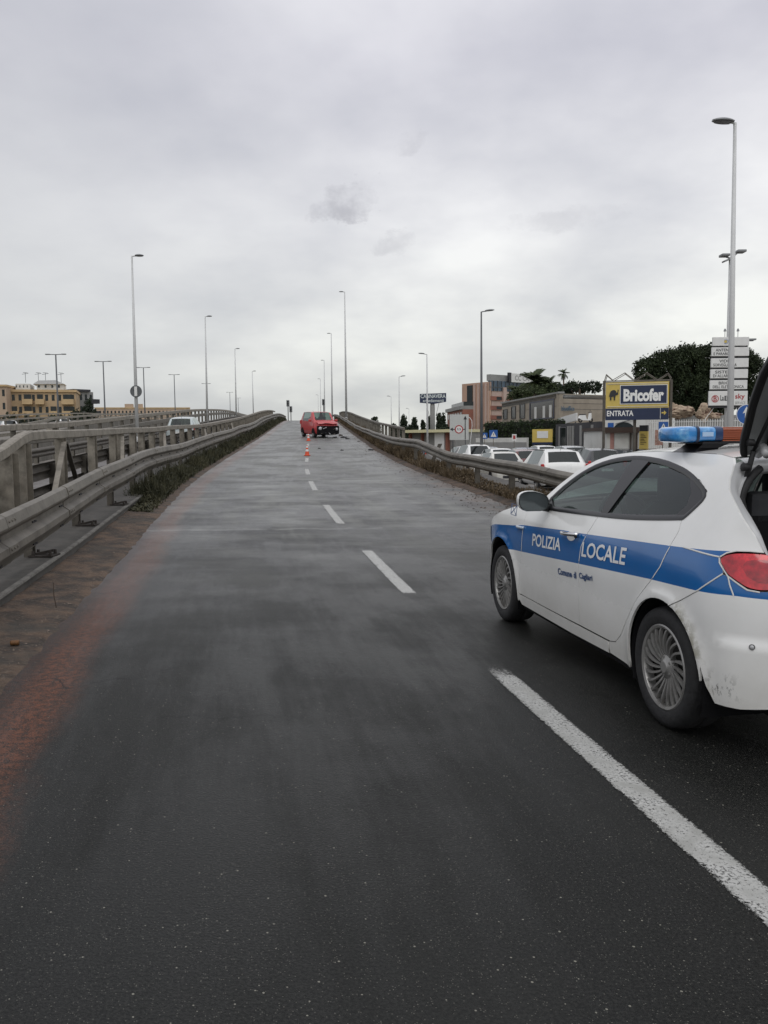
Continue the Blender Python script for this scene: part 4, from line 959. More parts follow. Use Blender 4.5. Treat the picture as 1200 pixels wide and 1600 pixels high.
# third road, farther left: its own low bridge with rails
def poly3(pts): return [Vector(p) for p in pts]
tr = [at(-120, 676, 34), at(-40, 668, 39), at(42, 660.5, 45), at(83, 652.5, 60), at(154, 646.5, 90), at(208, 645, 130), at(300, 650, 200)]
mb = MB()
mb.grid([[p+Vector((0, 0, -.95)), p+Vector((-.4, 0, -.95)), p+Vector((-9, 2, -.95)), p+Vector((-9, 2, -9))] for p in tr]); mb.grid([[p+Vector((0, 0, -.95)), Vector((p.x, p.y, GZ-.2))] for p in tr])
tag(mb.build('bridge_deck', MT['wall']), kind='structure')
for k, (dx_, dz_, lb) in enumerate(((0, 0, 'near rail of the distant bridge on the left, below the apartment block'), (-7.5, .10, 'far rail of the distant bridge on the left, behind its white car'))):
    t = thing('bridge_barrier', lb, 'barrier', (0, 0, 0))
    for zz, nm in ((0, 'beam'), (-.42, 'lower_beam')):
        mb = MB(); mb.grid([[p+Vector((dx_+a, 0, zz+dz_+b)) for a, b in ((0, 0), (.1, 0), (.1, -.16), (0, -.16))] for p in tr], True); mb.build(nm, MT['steelpale'], t)
    pts = interp3(tr, 60)
    for p in pts[::2]: mb = MB(); mb.box(p.x+dx_-.06, p.x+dx_+.06, p.y-.06, p.y+.06, p.z-.97+dz_, p.z-.1+dz_); mb.build('post', MT['steel'], t)

# ------------------------------------------------------------------ lamps
def lamp(px, ptop, s, zb, label, head, group, arm=.9, r=.075, kind='single', m='pole', tilt=3, pb=None, hl=.62):
    top = at(px, ptop, s); h = top.z-zb
    x0 = top.x if pb is None else pb
    t = thing('street_lamp', label, 'street lamp', (x0, s, zb), 0, group)
    dx_ = top.x-x0
    mb = MB(); mb.tube([(0, 0, 0), (dx_*.5, 0, h*.5), (dx_, 0, h)], r*1.5, 12, r1=r*.62); mb.tube([(0, 0, 0), (0, 0, .45)], r*2.0, 12); mb.build('pole', MT[m], t, smooth=True)
    for hd in ([head] if kind == 'single' else [1, -1]):
        a = R(tilt)
        mb = MB(); mb.tube([(dx_, 0, h-.02), (dx_+hd*arm*.5, 0, h+arm*.5*sin(a)), (dx_+hd*arm, 0, h+arm*sin(a))], r*.42, 8); mb.build('arm', MT[m], t, smooth=True)
        c = Vector((dx_+hd*arm, 0, h+arm*sin(a))); rows = []
        for i in range(9):
            q = i/8; w = .16*sin(pi*(.12+.80*q))**.6; hh = .085*sin(pi*(.16+.74*q))**.7; x = c.x+hd*(q*hl-.08)
            rows.append([Vector((x, w*cos(2*pi*j/12), c.z+q*hl*sin(a)+.01+(hh*sin(2*pi*j/12) if sin(2*pi*j/12) > 0 else hh*.25*sin(2*pi*j/12)))) for j in range(12)])
        mb = MB(); mb.grid(rows, True); mb.add(rows[0], [tuple(range(12))]); mb.add(rows[-1], [tuple(range(12))]); ho = mb.build('lamp_head', MT['lamphead'], t, smooth=True)
        mb = MB(); mb.add([r_.lerp(c, .0)+Vector((0, 0, -.012)) for rw in rows[1:-1] for r_ in (rw[7], rw[11])], [(2*i, 2*i+1, 2*i+3, 2*i+2) for i in range(6)]); mb.build('lens', MT['lampglass'], ho)
    return t
# big one behind the police car
lamp(1148.5, 192, 21.5, GZ, 'tall white street lamp rising beside the stacked shop signs, its head pointing left', -1, 'street lamps beside the right lane', arm=.12, r=.066, tilt=4, pb=at(1142.5, 660, 21.5).x, hl=.52)
GL_ = 'street lamps on the far edge of the left carriageway'
GRt = 'street lamps on the right edge of the ramp'
for i, (px, py, s, pb_) in enumerate(((206, 400, 43, 213), (320.5, 494.5, 73, 323.5), (367, 545, 103, 369), (394, 580, 133, 396))):
    zb = zr(s)+.1
    lamp(px, py, s, zb, ('tallest lamp of the left row, with a round sign fixed to its foot', 'second lamp of the left row, right of the tallest one', 'third lamp of the left row, a thin pole before the crest', 'faint fourth lamp of the left row, nearest the crest')[i], 1, GL_, arm=.25, r=.07, tilt=0, pb=at(pb_, 645, s).x, hl=.42)
for i, (px, py, s, pb_) in enumerate(((538.5, 456, 100, 541), (517.5, 521, 132, 519), (506.5, 563, 165, 507), (500.5, 592, 210, 501), (497, 617, 260, 497))):
    lamp(px, py, s, zr(s)+.0, ('tallest of the lamps standing on the right parapet near the crest', 'second lamp behind the tallest one on the right parapet', 'third lamp on the right parapet, above the red car', 'faint fourth lamp beyond the crest above the red car', 'tiny last lamp beyond the crest')[i], -1, GRt, arm=.25, r=.095, tilt=0, pb=at(pb_, 640, s).x, hl=.5)
GT = 'double headed lamps along the distant left road'
for i, (px, py, s) in enumerate(((87, 554, 110), (161, 565, 135), (224, 574.5, 168), (272, 585.5, 205), (322, 599.5, 250), (359, 613, 330), (372, 622, 420))):
    k = thing('street_lamp', ('double headed lamp in front of the apartment block', 'double headed lamp just right of the apartment block', 'double headed lamp right beside the tallest left lamp', 'double headed lamp above the silver car', 'double headed lamp level with the second tall pole', 'small double headed lamp left of the third tall pole', 'smallest double headed lamp far behind the third tall pole')[i], 'street lamp', (at(px, py, s).x, s, GZ), 0, GT)
    h = at(px, py, s).z-GZ
    mb = MB(); mb.tube([(0, 0, 0), (0, 0, h)], .16, 8, r1=.09); mb.build('pole', MT['poledark'], k, smooth=True)
    mb = MB(); mb.tube([(-1.0, 0, h+.04), (0, 0, h), (1.0, 0, h+.04)], .05, 6); mb.build('arm', MT['poledark'], k)
    for hd in (1, -1):
        mb = MB(); mb.box(min(hd*.75, hd*1.35), max(hd*.75, hd*1.35), -.16, .16, h-.03, h+.11, .05); mb.build('lamp_head', MT['lamphead'], k)
GS = 'street lamps along the service road on the right'
for px, py, s, hd, lb, r, m, px0 in ((752, 487, 50, 1, 'dark street lamp in front of the pink office block, its head pointing right', .07, 'poledark', 752.5),
        (667, 553.5, 76, -1, 'white street lamp just before the furniture sign, its head pointing left', .075, 'pole', 668), (623.5, 588.5, 100, 1, 'pale street lamp with its head pointing right, left of the furniture sign', .07, 'pole', 624),
        (611, 619.5, 150, -1, 'faint small street lamp with its head pointing left', .08, 'pole', 612), (639, 638.5, 200, -1, 'lowest street lamp, half hidden by the cypresses', .08, 'pole', 639)):
    lamp(px, py, s, GZ, lb, hd, GS, arm=.3, r=r, tilt=5, m=m, pb=at(px0, 690, s).x, hl=.55)
# round sign on the foot of the tallest left lamp, seen from behind
c = at(212.5, 611.5, 42.8); t = thing('road_sign', 'round sign seen from behind on the tallest left lamp', 'road sign', c)
mb = MB(); mb.lathe([(0, .012), (.30, .012), (.305, 0), (.30, -.012), (0, -.012)], (0, 0, 0), (0, 1, 0), 32); mb.build('disc', MT['poledark'], t)
mb = MB(); mb.box(-.07, .07, -.06, -.02, -.24, .24); mb.build('bracket', MT['white'], t)
# signals near the crest
for px, py, s, lb in ((450, 634, 112, 'upper traffic signal silhouetted left of the crest'), (454.5, 643, 118, 'lower traffic signal just right of the other one at the crest'), (505.5, 632, 116, 'small traffic signal above the roof of the red car')):
    p = at(px, py, s); zb = zr(s); t = thing('traffic_signal', lb, 'traffic signal', (p.x, s, zb)); h = p.z-zb
    mb = MB(); mb.tube([(0, 0, 0), (0, 0, h)], .06, 8); mb.build('pole', MT['poledark'], t)
    mb = MB(); mb.box(-.20, .20, -.12, .12, h-.1, h+.75, .04); mb.build('housing', MT['lamphead'], t)
    mb = MB()
    for z in (.1, .33, .56): mb.lathe([(0, 0), (.09, 0), (.1, .1)], (0, -.13, h+z), (0, -1, 0), 12)
    mb.build('visor', MT['ink'], t)
# ------------------------------------------------------------------ ordinary cars
def carpaint(name, col, rough=.25): return mat(name, col, rough, scale=2, var=.05, coat=.5, dark=tuple(c*.75 for c in col), dscale=4, dlo=.55, dhi=.8)
CP = {'white': carpaint('car_white', (.72, .72, .70)), 'pearl': carpaint('car_cream', (.60, .59, .54)), 'black': carpaint('car_black', (.012, .013, .015), .2), 'grey': carpaint('car_grey', (.09, .095, .10)), 'silver': carpaint('car_silver', (.36, .375, .385)),
      'darkred': carpaint('car_dark_red', (.10, .012, .012)), 'blue': carpaint('car_blue', (.02, .035, .09)), 'paleblue': carpaint('car_pale_blue', (.42, .47, .47)), 'red': carpaint('car_red', (.42, .030, .032), .5)}
MT['headlamp'] = mat('headlamp', (.55, .57, .58), .12, coat=1., scale=18, var=.3); MT['tailred'] = mat('lamp_red', (.45, .015, .015), .15, coat=1., scale=20, var=.3)
#        t,   w,    zb,  zmid, zsh, ztop, roof half width factor
HATCH = [(0, .66, .30, .48, .58, .62), (.015, .82, .22, .50, .64, .68), (.07, .95, .20, .52, .74, .80), (.15, .985, .20, .54, .82, .88), (.245, 1, .20, .55, .90, .96), (.255, 1, .20, .55, .91, .975),
         (.40, 1, .20, .56, .93, 1.40), (.43, 1, .20, .56, .935, 1.435), (.50, 1, .20, .56, .94, 1.465), (.575, 1, .20, .56, .95, 1.47), (.60, 1, .20, .56, .955, 1.47), (.72, 1, .20, .57, .965, 1.455), (.80, .99, .20, .58, .975, 1.43), (.845, .985, .21, .58, .98, 1.41), (.885, .97, .22, .58, .985, 1.385),
         (.965, .93, .24, .58, .99, 1.02), (.985, .90, .26, .57, .93, .96), (1.0, .80, .30, .56, .80, .83)]
def car(name, label, loc, rz, L=4.1, W=1.74, H=1.47, paint='white', group=None, cat='car', plate=True, dark=False, prof=HATCH, crash=False, roofrail=False, tumble=.30):
    t = thing(name, label, cat, loc, rz, group); P = CP[paint]; gm_ = MT['glassdark'] if dark else MT['glass']
    st = []; hw = W/2; kz = H/1.47
    for a, w, zb, zm, zs, zt in prof:
        w *= hw; x = L*(.5-a); zs, zt = zs*kz, zt*kz; hood = zt-zs < .12
        yr = w*.86 if hood else w*(.97-tumble*(zt-zs)/(.5*kz)); c = .035
        half = [(w*.90, zb), (w*.985, zb+.10), (w, zm), (w*.965, zs), (yr, zt), (yr*.82, zt+c*.55), (yr*.4, zt+c*.9), (0, zt+c)]
        st.append((x, half))
    ring_ = lambda x, h: [Vector((x, y, z)) for y, z in h] + [Vector((x, -y, z)) for y, z in h[-2::-1]]
    rows = [ring_(x, h) for x, h in st]; n = len(rows[0])
    body, glass = MB(), {}
    def addf(mbx, i, j):
        mbx.add([rows[i][j], rows[i][j+1], rows[i+1][j+1], rows[i+1][j]], [(0, 1, 2, 3)])
    for i in range(len(rows)-1):
        for j in range(n-1):
            a0, a1 = prof[i][0], prof[i+1][0]; side = j in (3, n-5); top = 4 <= j <= n-6
            cabin = prof[i+1][5]-prof[i+1][4] > .3 and prof[i][5]-prof[i][4] > .3
            if side and cabin and not (abs(a0-.845) < 1e-3 or abs(a0-.40) < 1e-3 or abs(a0-.385) < 1e-3): addf(glass.setdefault('side_window' + ('' if j == 3 else '_'), MB()), i, j)
            elif top and 4 < j < n-6+0 and abs(a0-.255) < 1e-3: addf(glass.setdefault('windscreen', MB()), i, j)
            elif top and 4 < j < n-6+0 and abs(a0-.885) < 1e-3: addf(glass.setdefault('rear_window', MB()), i, j)
            else: addf(body, i, j)
    body.add(rows[0], [tuple(range(n))]); body.add(rows[-1], [tuple(range(n))])
    body.grid([[r[0] for r in rows], [r[-1] for r in rows]])
    bo = body.build('body', P, t, auto=32)
    bv = bmesh.new(); bv.from_mesh(bo.data); bmesh.ops.remove_doubles(bv, verts=bv.verts, dist=1e-4); bmesh.ops.recalc_face_normals(bv, faces=bv.faces)
    for f in bv.faces: f.smooth = True
    for e in bv.edges:
        e.smooth = not (len(e.link_faces) == 2 and e.calc_face_angle(0) > R(38))
    bv.to_mesh(bo.data); bv.free()
    for k, g_ in glass.items():
        o = g_.build('window' if k.startswith('side') else k, gm_, t, smooth=True)
    # dark cabin inside
    mb = MB(); mb.box(-L*.36, L*.10, -hw*.8, hw*.8, .35, .80); mb.box(L*.09, L*.2, -hw*.75, hw*.75, .6, .92*kz); mb.build('cabin_floor', MT['void'], t)
    mb = MB()
    for x in (.02, -.22):
        for y in (-.42, .42): mb.box(L*x-.12, L*x, y*hw*1.0-.22, y*hw+.22, .6, 1.0*kz, .03); mb.box(L*x-.10, L*x-.02, y*hw-.11, y*hw+.11, 1.02*kz, 1.2*kz, .03)
    mb.build('seat', MT['seat'], t)
    rw = .31*kz**.5 if L > 3.6 else .275
    for wx in (L*.5-L*.19, -L*.5+L*.175):
        for sd in (1, -1):
            e = thing('wheel', None, None, (wx, sd*(hw-.10), rw)); e.parent = t
            mb = MB(); mb.lathe([(rw*.66, -.09), (rw*.95, -.095), (rw, -.06), (rw, .06), (rw*.95, .095), (rw*.80, .10), (rw*.66, .09)], (0, 0, 0), (0, sd, 0), 24, close=True); mb.build('tyre', MT['tyre'], e, smooth=True)
            mb = MB(); mb.lathe([(rw*.67, .08), (rw*.64, .095), (rw*.60, .07)], (0, 0, 0), (0, sd, 0), 24)
            for k in range(7):
                a = 2*pi*k/7; mb.bar((0, sd*.075, 0), (cos(a)*rw*.62, sd*.075, sin(a)*rw*.62), .03, .045)
            mb.lathe([(0, .09), (.05, .085), (.06, .06)], (0, 0, 0), (0, sd, 0), 12)
            mb.build('rim', MT['rim'], e, auto=40)
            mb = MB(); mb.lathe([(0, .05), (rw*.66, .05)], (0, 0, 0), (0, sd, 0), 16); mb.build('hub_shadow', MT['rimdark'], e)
            mb = MB(); mb.add([(wx+k*cos(R(a)), sd*(hw*1.0+.006), rw+.01+k*sin(R(a))) for k in (rw+.055, .02) for a in range(-8, 190, 11)], [(i, i+1, i+19, i+18) for i in range(17)]); mb.build('wheel_arch', MT['void'], t)
    f, r_ = L/2, -L/2
    for sd in (1, -1):
        if not crash:
            mb = MB(); rr = []
            for i in range(5):
                q = i/4; rr.append([Vector((f-.02-.40*q**1.6, sd*(hw*.50+hw*.46*q), (.66+.13*q+dz_)*kz)) for dz_ in (-.07+.02*q, -.0, .05-.015*q)])
            rr = [[p+Vector((.0, 0, 0)) if i < 3 else p+Vector((.01, sd*.0, 0)) for p in r0] for i, r0 in enumerate(rr)]
            mb.grid(rr); mb.build('headlight', MT['headlamp'], t, smooth=True)
        mb = MB(); mb.box(r_+.005, r_+.16, sd*hw*.985-.11 if sd > 0 else -hw*.985, hw*.985 if sd > 0 else -hw*.985+.11, .76*kz, 1.00*kz, .025); mb.build('taillight', MT['tailred'], t)
        mb = MB(); mb.box(L*.2-.02, L*.2+.10, sd*(hw+.10)-.10, sd*(hw+.10)+.10, .93*kz, 1.07*kz, .035); mb.build('mirror', P, t)
    if not crash:
        mb = MB(); mb.box(f-.055, f+.004, -hw*.55, hw*.55, .33, .46, .02); mb.box(f-.05, f-.002, -hw*.34, hw*.34, .555, .61, .015); mb.build('grille', MT['ink'], t)
        mb = MB(); mb.box(f+.0, f+.015, -.26, .26, .47, .57); mb.build('number_plate', MT['white'], t)
    mb = MB(); mb.box(r_-.012, r_+.03, -.26, .26, .60, .71); mb.build('number_plate', MT['white'], t)
    mb = MB(); mb.box(r_-.01, r_+.10, -hw*.8, hw*.8, .25, .36, .03); mb.build('bumper_insert', MT['trim'], t)
    mb = MB(); mb.box(-L*.5+.25, L*.5-.3, -hw*.8, hw*.8, .17, .24); mb.build('underbody', MT['void'], t)
    if roofrail:
        for sd in (1, -1): mb = MB(); mb.tube([(L*.02, sd*hw*.66, 1.47*kz), (-L*.32, sd*hw*.66, 1.47*kz)], .02, 6); mb.build('roof_rail', MT['trim'], t)
    mb = MB(); mb.tube([(-L*.33, 0, 1.44*kz), (-L*.37, 0, 1.62*kz)], .006, 5); mb.build('aerial', MT['ink'], t)
    return t
GC = 'cars parked in the lot beside the ramp'
def face(px, s, back, turn=0.):
    """heading: straight away from (or towards) the camera along the lot, plus a turn"""
    return (pi/2 if back else -pi/2)+R(turn)
def lot(px, s): return (at(px, 700, s).x, s, lotz(s)+.004)
CARS = [  # bearing, distance, back?, turn, L, W, H, paint, label
 (860, 32, 1, 3, 4.3, 1.76, 1.50, 'white', 'white hatchback seen from behind, closest of the parked cars', dict(roofrail=True)),
 (785, 38, 0, 5, 4.1, 1.68, 1.42, 'pearl', 'cream hatchback facing the camera, just left of the closest white one', {}),
 (814, 43.5, 1, 4, 4.0, 1.7, 1.46, 'darkred', 'dark red car half hidden between the cream and the closest white car', {}),
 (927, 38, 1, 4, 3.9, 1.68, 1.55, 'black', 'black hatchback with tall red tail lamps, right of the closest white one', {}),
 (968, 43, 1, 14, 4.1, 1.7, 1.44, 'grey', 'dark grey car beside the black hatchback, in front of the kiosk', {}),
 (886, 48, 1, 4, 4.4, 1.78, 1.56, 'silver', 'grey estate car with its roof above the closest white car', {}),
 (845, 58, 1, 4, 4.0, 1.7, 1.50, 'white', 'white car roof showing above the closest white car', {}),
 (781, 47, 0, 5, 4.1, 1.72, 1.46, 'white', 'white car facing the camera behind the cream hatchback', {}),
 (817, 52, 1, 2, 4.2, 1.75, 1.44, 'blue', 'dark blue car under the yellow billboard', {}),
 (763, 56, 0, 5, 4.0, 1.7, 1.45, 'silver', 'small silver car in the back row by the dark lamp post', {}),
 (745, 50, 0, 8, 4.3, 1.8, 1.66, 'white', 'tall white car at the left end of the parked rows', {}),
 (726, 60, 0, 5, 4.2, 1.7, 1.45, 'grey', 'grey car behind the tall white one at the left end', {}),
 (1010, 41, 1, 6, 4.2, 1.75, 1.46, 'black', 'black car roof behind the police car roof, below the yellow banner', {}),
 (648, 66, 1, 0, 3.9, 1.66, 1.44, 'blue', 'blue car far off in the lot, seen under the right guardrail', {}),
]
for px, s, bk, tn, L_, W0, H_, pt, lb, kw in CARS:
    car('parked_car', lb, lot(px, s), face(px, s, bk, tn), L_, W0, H_, pt, GC, dark=True, **kw)
s = 47.5; hd = atan2(xl(s+4)-xl(s), 4.)
sc_ = car('silver_car', 'pale silver car driving away up the left carriageway', (at(290, 660, s).x, s, zr(s)+.01), pi/2-hd*-1*-1, 4.0, 1.68, 1.45, 'paleblue', None)
for i, (px, py, s, lb) in enumerate(((97, 660, 118, 'white car on the distant bridge in front of the apartment block'), (10, 664, 84, 'small white car at the left edge on the distant bridge'))):
    p = at(px, py, s); car('white_car', lb, (p.x, s, (at(px, 654.5, s) if i == 0 else at(px, 657, s)).z-1.42), pi/2+R(35), 4.1, 1.7, 1.42, 'white', 'white cars on the distant bridge', dark=True)
sc_.rotation_euler[1] = R(-2.3)
# ------------------------------------------------------------------ the crashed red car
MPV = [(0, .70, .34, .52, .60, .66), (.02, .86, .30, .52, .72, .80), (.08, .96, .25, .54, .82, .90), (.17, 1, .22, .56, .88, .955), (.235, 1, .22, .56, .90, .99), (.255, 1, .22, .56, .91, 1.0),
       (.385, 1, .22, .56, .93, 1.45), (.43, 1, .22, .56, .935, 1.47), (.50, 1, .22, .56, .94, 1.485), (.575, 1, .22, .56, .95, 1.49), (.60, 1, .22, .56, .955, 1.49), (.72, 1, .22, .57, .965, 1.485), (.80, .99, .22, .58, .975, 1.48), (.845, .985, .22, .58, .98, 1.475), (.885, .97, .24, .58, .985, 1.46),
       (.975, .95, .26, .58, .99, 1.08), (.99, .92, .28, .57, .93, .98), (1.0, .84, .32, .56, .80, .86)]
s = 53.6; rc = car('crashed_car', 'crashed red hatchback with its front torn off, standing across the lane', (at(499, 683, s+1.2).x, s+1.2, zr(s+1.0)), -pi/2+R(23), 3.55, 1.58, 1.60, 'red', None, prof=MPV, crash=True, roofrail=True, tumble=.17, cat='crashed car')
rc['label'] = 'crashed red hatchback with its front torn off, standing across the lane'
rc.rotation_euler[1] = R(2.1)
mb = MB(); rnd = random.Random(5)
mb.box(1.58, 1.80, -.72, .74, .24, .76, .05); mb.box(1.70, 1.86, -.60, .50, .20, .66, .06); mb.build('engine_bay', MT['void'], rc)
for k in range(9):
    mb = MB(); a = Vector((1.82+rnd.random()*.10, -.65+1.3*rnd.random(), .22+.38*rnd.random())); q = a+Vector((.10*rnd.random(), .45*(rnd.random()-.5), .25*(rnd.random()-.5)))
    mb.bar(a, q, .05+.05*rnd.random(), .03); mb.build('torn_metal', [MT['steelold'], MT['ink'], MT['silver']][k % 3], rc)
mb = MB(); mb.grid([[Vector((1.30+.62*t, y, 1.00-.09*t+.030*sin(7*y+9*t)*t)) for y in (-.72, -.5, -.25, 0, .25, .5, .70)] for t in (0, .25, .5, .75, 1)]); mb.build('buckled_bonnet', CP['red'], rc, smooth=False)
for sd, dx_ in ((-1, .0), (1, -.08)):
    mb = MB(); mb.lathe([(0, .06), (.09, .05), (.115, 0), (.08, -.08)], (1.84+dx_, sd*.55, .60-.05*(sd > 0)), (1, 0, -.15), 14); mb.build('headlight', MT['headlamp'], rc, smooth=True)
mb = MB(); mb.bar((1.95, -.10, .10), (1.88, .62, .16), .22, .12); mb.build('hanging_bumper', CP['silver'] if False else MT['silver'], rc)
# debris
rnd = random.Random(11)
def scrap(name, label, p, sz, m, group):
    mb = MB(); n = 7
    top = [Vector((cos(2*pi*i/n)*sz*(.5+rnd.random()*.6), sin(2*pi*i/n)*sz*(.4+rnd.random()*.6), sz*(.15+.3*rnd.random()))) for i in range(n)]
    bot = [Vector((v.x*1.1, v.y*1.1, 0)) for v in top]; mb.grid([bot, top], True); mb.add(top, [tuple(range(n))]); mb.add([(0, 0, sz*.3), (sz*1.3, sz*.2, sz*.2), (sz*1.2, sz*.5, .02), (0, sz*.3, .01)], [(0, 1, 2, 3)])
    o = mb.build(name, m, None); o.location = p; o.rotation_euler = (0, 0, rnd.random()*6); tag(o, label, 'debris', group)
GD = 'broken pieces lying around the crashed car'
def onr(px, py):
    d = ray(px, py); lo, hi = 2., 118.
    s = lo
    while s < hi:
        t = s/d.y; z = CAMH+t*d.z
        if z <= zr(s): break
        s += .05
    return Vector((t*d.x, s, zr(s)+.003))
for px, py, sz, m, lb in ((537, 684, .22, 'ink', 'black plastic fragment right of the crashed car front'), (543, 686, .16, 'ink', 'smaller black fragment farther right of the crashed car'), (531, 681, .26, 'steelold', 'grey metal piece touching the crashed car front'),
        (479, 681, .20, 'white', 'white rag of plastic beside the upper cone'), (499, 701, .09, 'ink', 'tiny dark chip right of the lower cone'), (534.5, 704, .10, 'ink', 'small dark chip in the middle of the right lane'), (579, 703.5, .16, 'ink', 'dark scrap near the right kerb below the crashed car'), (561, 690, .10, 'steelold', 'small grey scrap between the crashed car and the right kerb')):
    scrap('debris', lb, onr(px, py), sz, MT[m], GD)
# leaves and soil clods on the right verge of the lane
mb = MB(); rnd = random.Random(21)
for _ in range(520):
    s = 14+rnd.random()**1.5*50; lat = redge(s)-.95*rnd.random()**2.2; p = road(lat, s, .004); z = .006+.012*rnd.random(); r = .008+.034*rnd.random()**3; a = rnd.random()*6
    mb.add([p+Vector((r*cos(a+k*2.1)*(1+.5*(k == 1)), r*sin(a+k*2.1), 0)) for k in range(3)]+[p+Vector((0, 0, z))], [(0, 1, 3), (1, 2, 3), (2, 0, 3)])
tag(mb.build('debris', mat('leaf_litter', (.055, .038, .026), .9, scale=2, var=.6)), 'scattered brown leaf litter and clods along the right edge of the lane', 'leaf litter', kind='stuff')
mb = MB(); rnd = random.Random(22)
for _ in range(1500):
    s = 4.2+rnd.random()**1.3*30; lat = -3.18-.62*rnd.random(); p = road(lat, s, .02+.03*max(0, (-3.2-lat))); z = .003+.008*rnd.random(); r = .003+.013*rnd.random()**3; a = rnd.random()*6
    mb.add([p+Vector((r*cos(a+k*2.1), r*sin(a+k*2.1), 0)) for k in range(3)]+[p+Vector((0, 0, z))], [(0, 1, 3), (1, 2, 3), (2, 0, 3)])
tag(mb.build('gravel', mat('grit', (.17, .135, .11), .9, scale=3, var=.5)), 'loose grit and small stones on the soil strip beside the left kerb', 'gravel', kind='stuff')
# a stick standing in the soil and a rusty can
p = onr(106, 955); mb = MB(); mb.tube([p+Vector((-.1, 0, 0)), p+Vector((-.12, .0, .13)), p+Vector((-.125, .01, .25))], .005, 6, r1=.003); tag(mb.build('twig', mat('twig', (.05, .035, .025), .9)), 'thin dead twig standing in the soil at the left edge', 'twig')
p = onr(12, 1020); mb = MB(); mb.lathe([(0, 0), (.016, 0), (.020, .01), (.021, .055), (.015, .062), (0, .060)], (0, 0, 0), (1, .3, 0), 16); o = mb.build('can', mat('rusty_orange_can', (.13, .06, .02), .6, .2, scale=15, var=.4), None, smooth=True); o.location = p+Vector((0, .05, .045)); tag(o, 'crushed rusty orange can lying in the soil at the left edge', 'can')
# cones
MT['cone'] = mat('cone_orange', (.62, .075, .02), .5, var=.1)
def cone(p, label):
    t = thing('traffic_cone', label, 'traffic cone', p, 0, 'traffic cones on the dashed line')
    mb = MB(); mb.box(-.15, .15, -.15, .15, 0, .03, .01); mb.build('base', MT['cone'], t)
    t.scale = (.86, .86, .86)
    f = lambda z: .115*(1-z/.50)+.022*z/.50
    def seg(z0, z1, m, nm, e=0.): q = MB(); q.lathe([(f(z0)+e, z0), (f(z1)+e, z1)], (0, 0, 0), (0, 0, 1), 20); q.build(nm, m, t, smooth=True)
    seg(.03, .50, MT['cone'], 'cone_body'); seg(.20, .30, MT['white'], 'reflective_band', .003); seg(.38, .46, MT['white'], 'reflective_band', .003)
cone(onr(480, 712), 'traffic cone nearest the camera, standing alone on the dashed line'); cone(onr(482, 689), 'traffic cone right in front of the crashed red car')

# ------------------------------------------------------------------ plants
def leafmat(name, c, c2, sc=.9):
    m, b, N, L, ma, mix, noise, step = shader(name); t = N('ShaderNodeTexCoord')
    g = noise(t.outputs['Object'], sc, 5, .7); h = noise(t.outputs['Object'], sc*9, 2, .7)
    L(mix(step(ma('ADD', ma('MULTIPLY', g, .55), ma('MULTIPLY', h, .45)), .36, .64), c, c2), b.inputs['Base Color']); b.inputs['Roughness'].default_value = .7; b.inputs['Specular IOR Level'].default_value = .25
    return m
MT['pine'] = leafmat('pine_needles', (.010, .017, .008), (.040, .056, .022)); MT['cypress'] = leafmat('cypress_leaves', (.012, .020, .012), (.036, .050, .026))
MT['hedge'] = leafmat('hedge_leaves', (.010, .018, .008), (.036, .056, .018)); MT['palm'] = leafmat('palm_leaves', (.018, .028, .012), (.062, .080, .032)); MT['bark'] = mat('bark', (.09, .065, .045), .9, scale=9, var=.4, bump=.6)
MT['weed'] = leafmat('weed_leaves', (.020, .024, .013), (.075, .070, .038), .8); MT['weeddry'] = leafmat('dry_weeds', (.045, .032, .018), (.155, .115, .068), .9)
def leaves(mb, c, r, n, sz, rnd, flat=1., up=0.):
    for _ in range(n):
        while True:
            v = Vector((rnd.uniform(-1, 1), rnd.uniform(-1, 1), rnd.uniform(-1, 1)))
            if .2 < v.length < 1: break
        v = v*(.55+.45*rnd.random()) if v.length > .4 else v
        p = Vector((c[0]+v.x*r[0], c[1]+v.y*r[1], c[2]+v.z*r[2]))
        a = Vector((rnd.gauss(0, 1), rnd.gauss(0, 1), rnd.gauss(0, flat)+up)).normalized(); b_ = a.cross(Vector((rnd.gauss(0, 1), rnd.gauss(0, 1), rnd.gauss(0, 1)))).normalized()
        s_ = sz*(.6+.8*rnd.random()); mb.add([p-a*s_, p+b_*s_*.45, p+a*s_, p-b_*s_*.45], [(0, 1, 2, 3)])
def tree(name, label, base, h, crown, m, n, sz, cl, rnd, trunk=.25, cat='tree', group=None, limbs=5):
    """crown: list of (dx,dy,z,rx,ry,rz) lobes; each lobe is filled with clumps of small leaves"""
    t = thing(name, label, cat, base, 0, group); mb = MB()
    tot = sum(c[3]*c[5] for c in crown)
    for c in crown:
        k = max(3, int(n*c[3]*c[5]/tot))
        for _ in range(k):
            while True:
                v = Vector((rnd.uniform(-1, 1), rnd.uniform(-1, 1), rnd.uniform(-1, 1)))
                if v.length < 1: break
            v = v.normalized()*(v.length**.45)
            leaves(mb, (c[0]+v.x*c[3], c[1]+v.y*c[4], c[2]+v.z*c[5]), (cl*(.6+.7*rnd.random()),)*3, 26, sz, rnd)
    mb.fixn = False; mb.build('crown', m, t)
    mb = MB(); z1 = min(c[2] for c in crown); mb.tube([(0, 0, 0), (.1, 0, z1*.5), (0, 0, z1)], trunk, 8, r1=trunk*.7)
    for c in crown[:limbs]: mb.tube([(0, 0, z1*.7), (c[0]*.5, c[1]*.5, (z1+c[2])*.5), (c[0]*.9, c[1]*.9, c[2])], trunk*.45, 6, r1=trunk*.12)
    mb.build('trunk', MT['bark'], t, smooth=True); return t
rnd = random.Random(31)
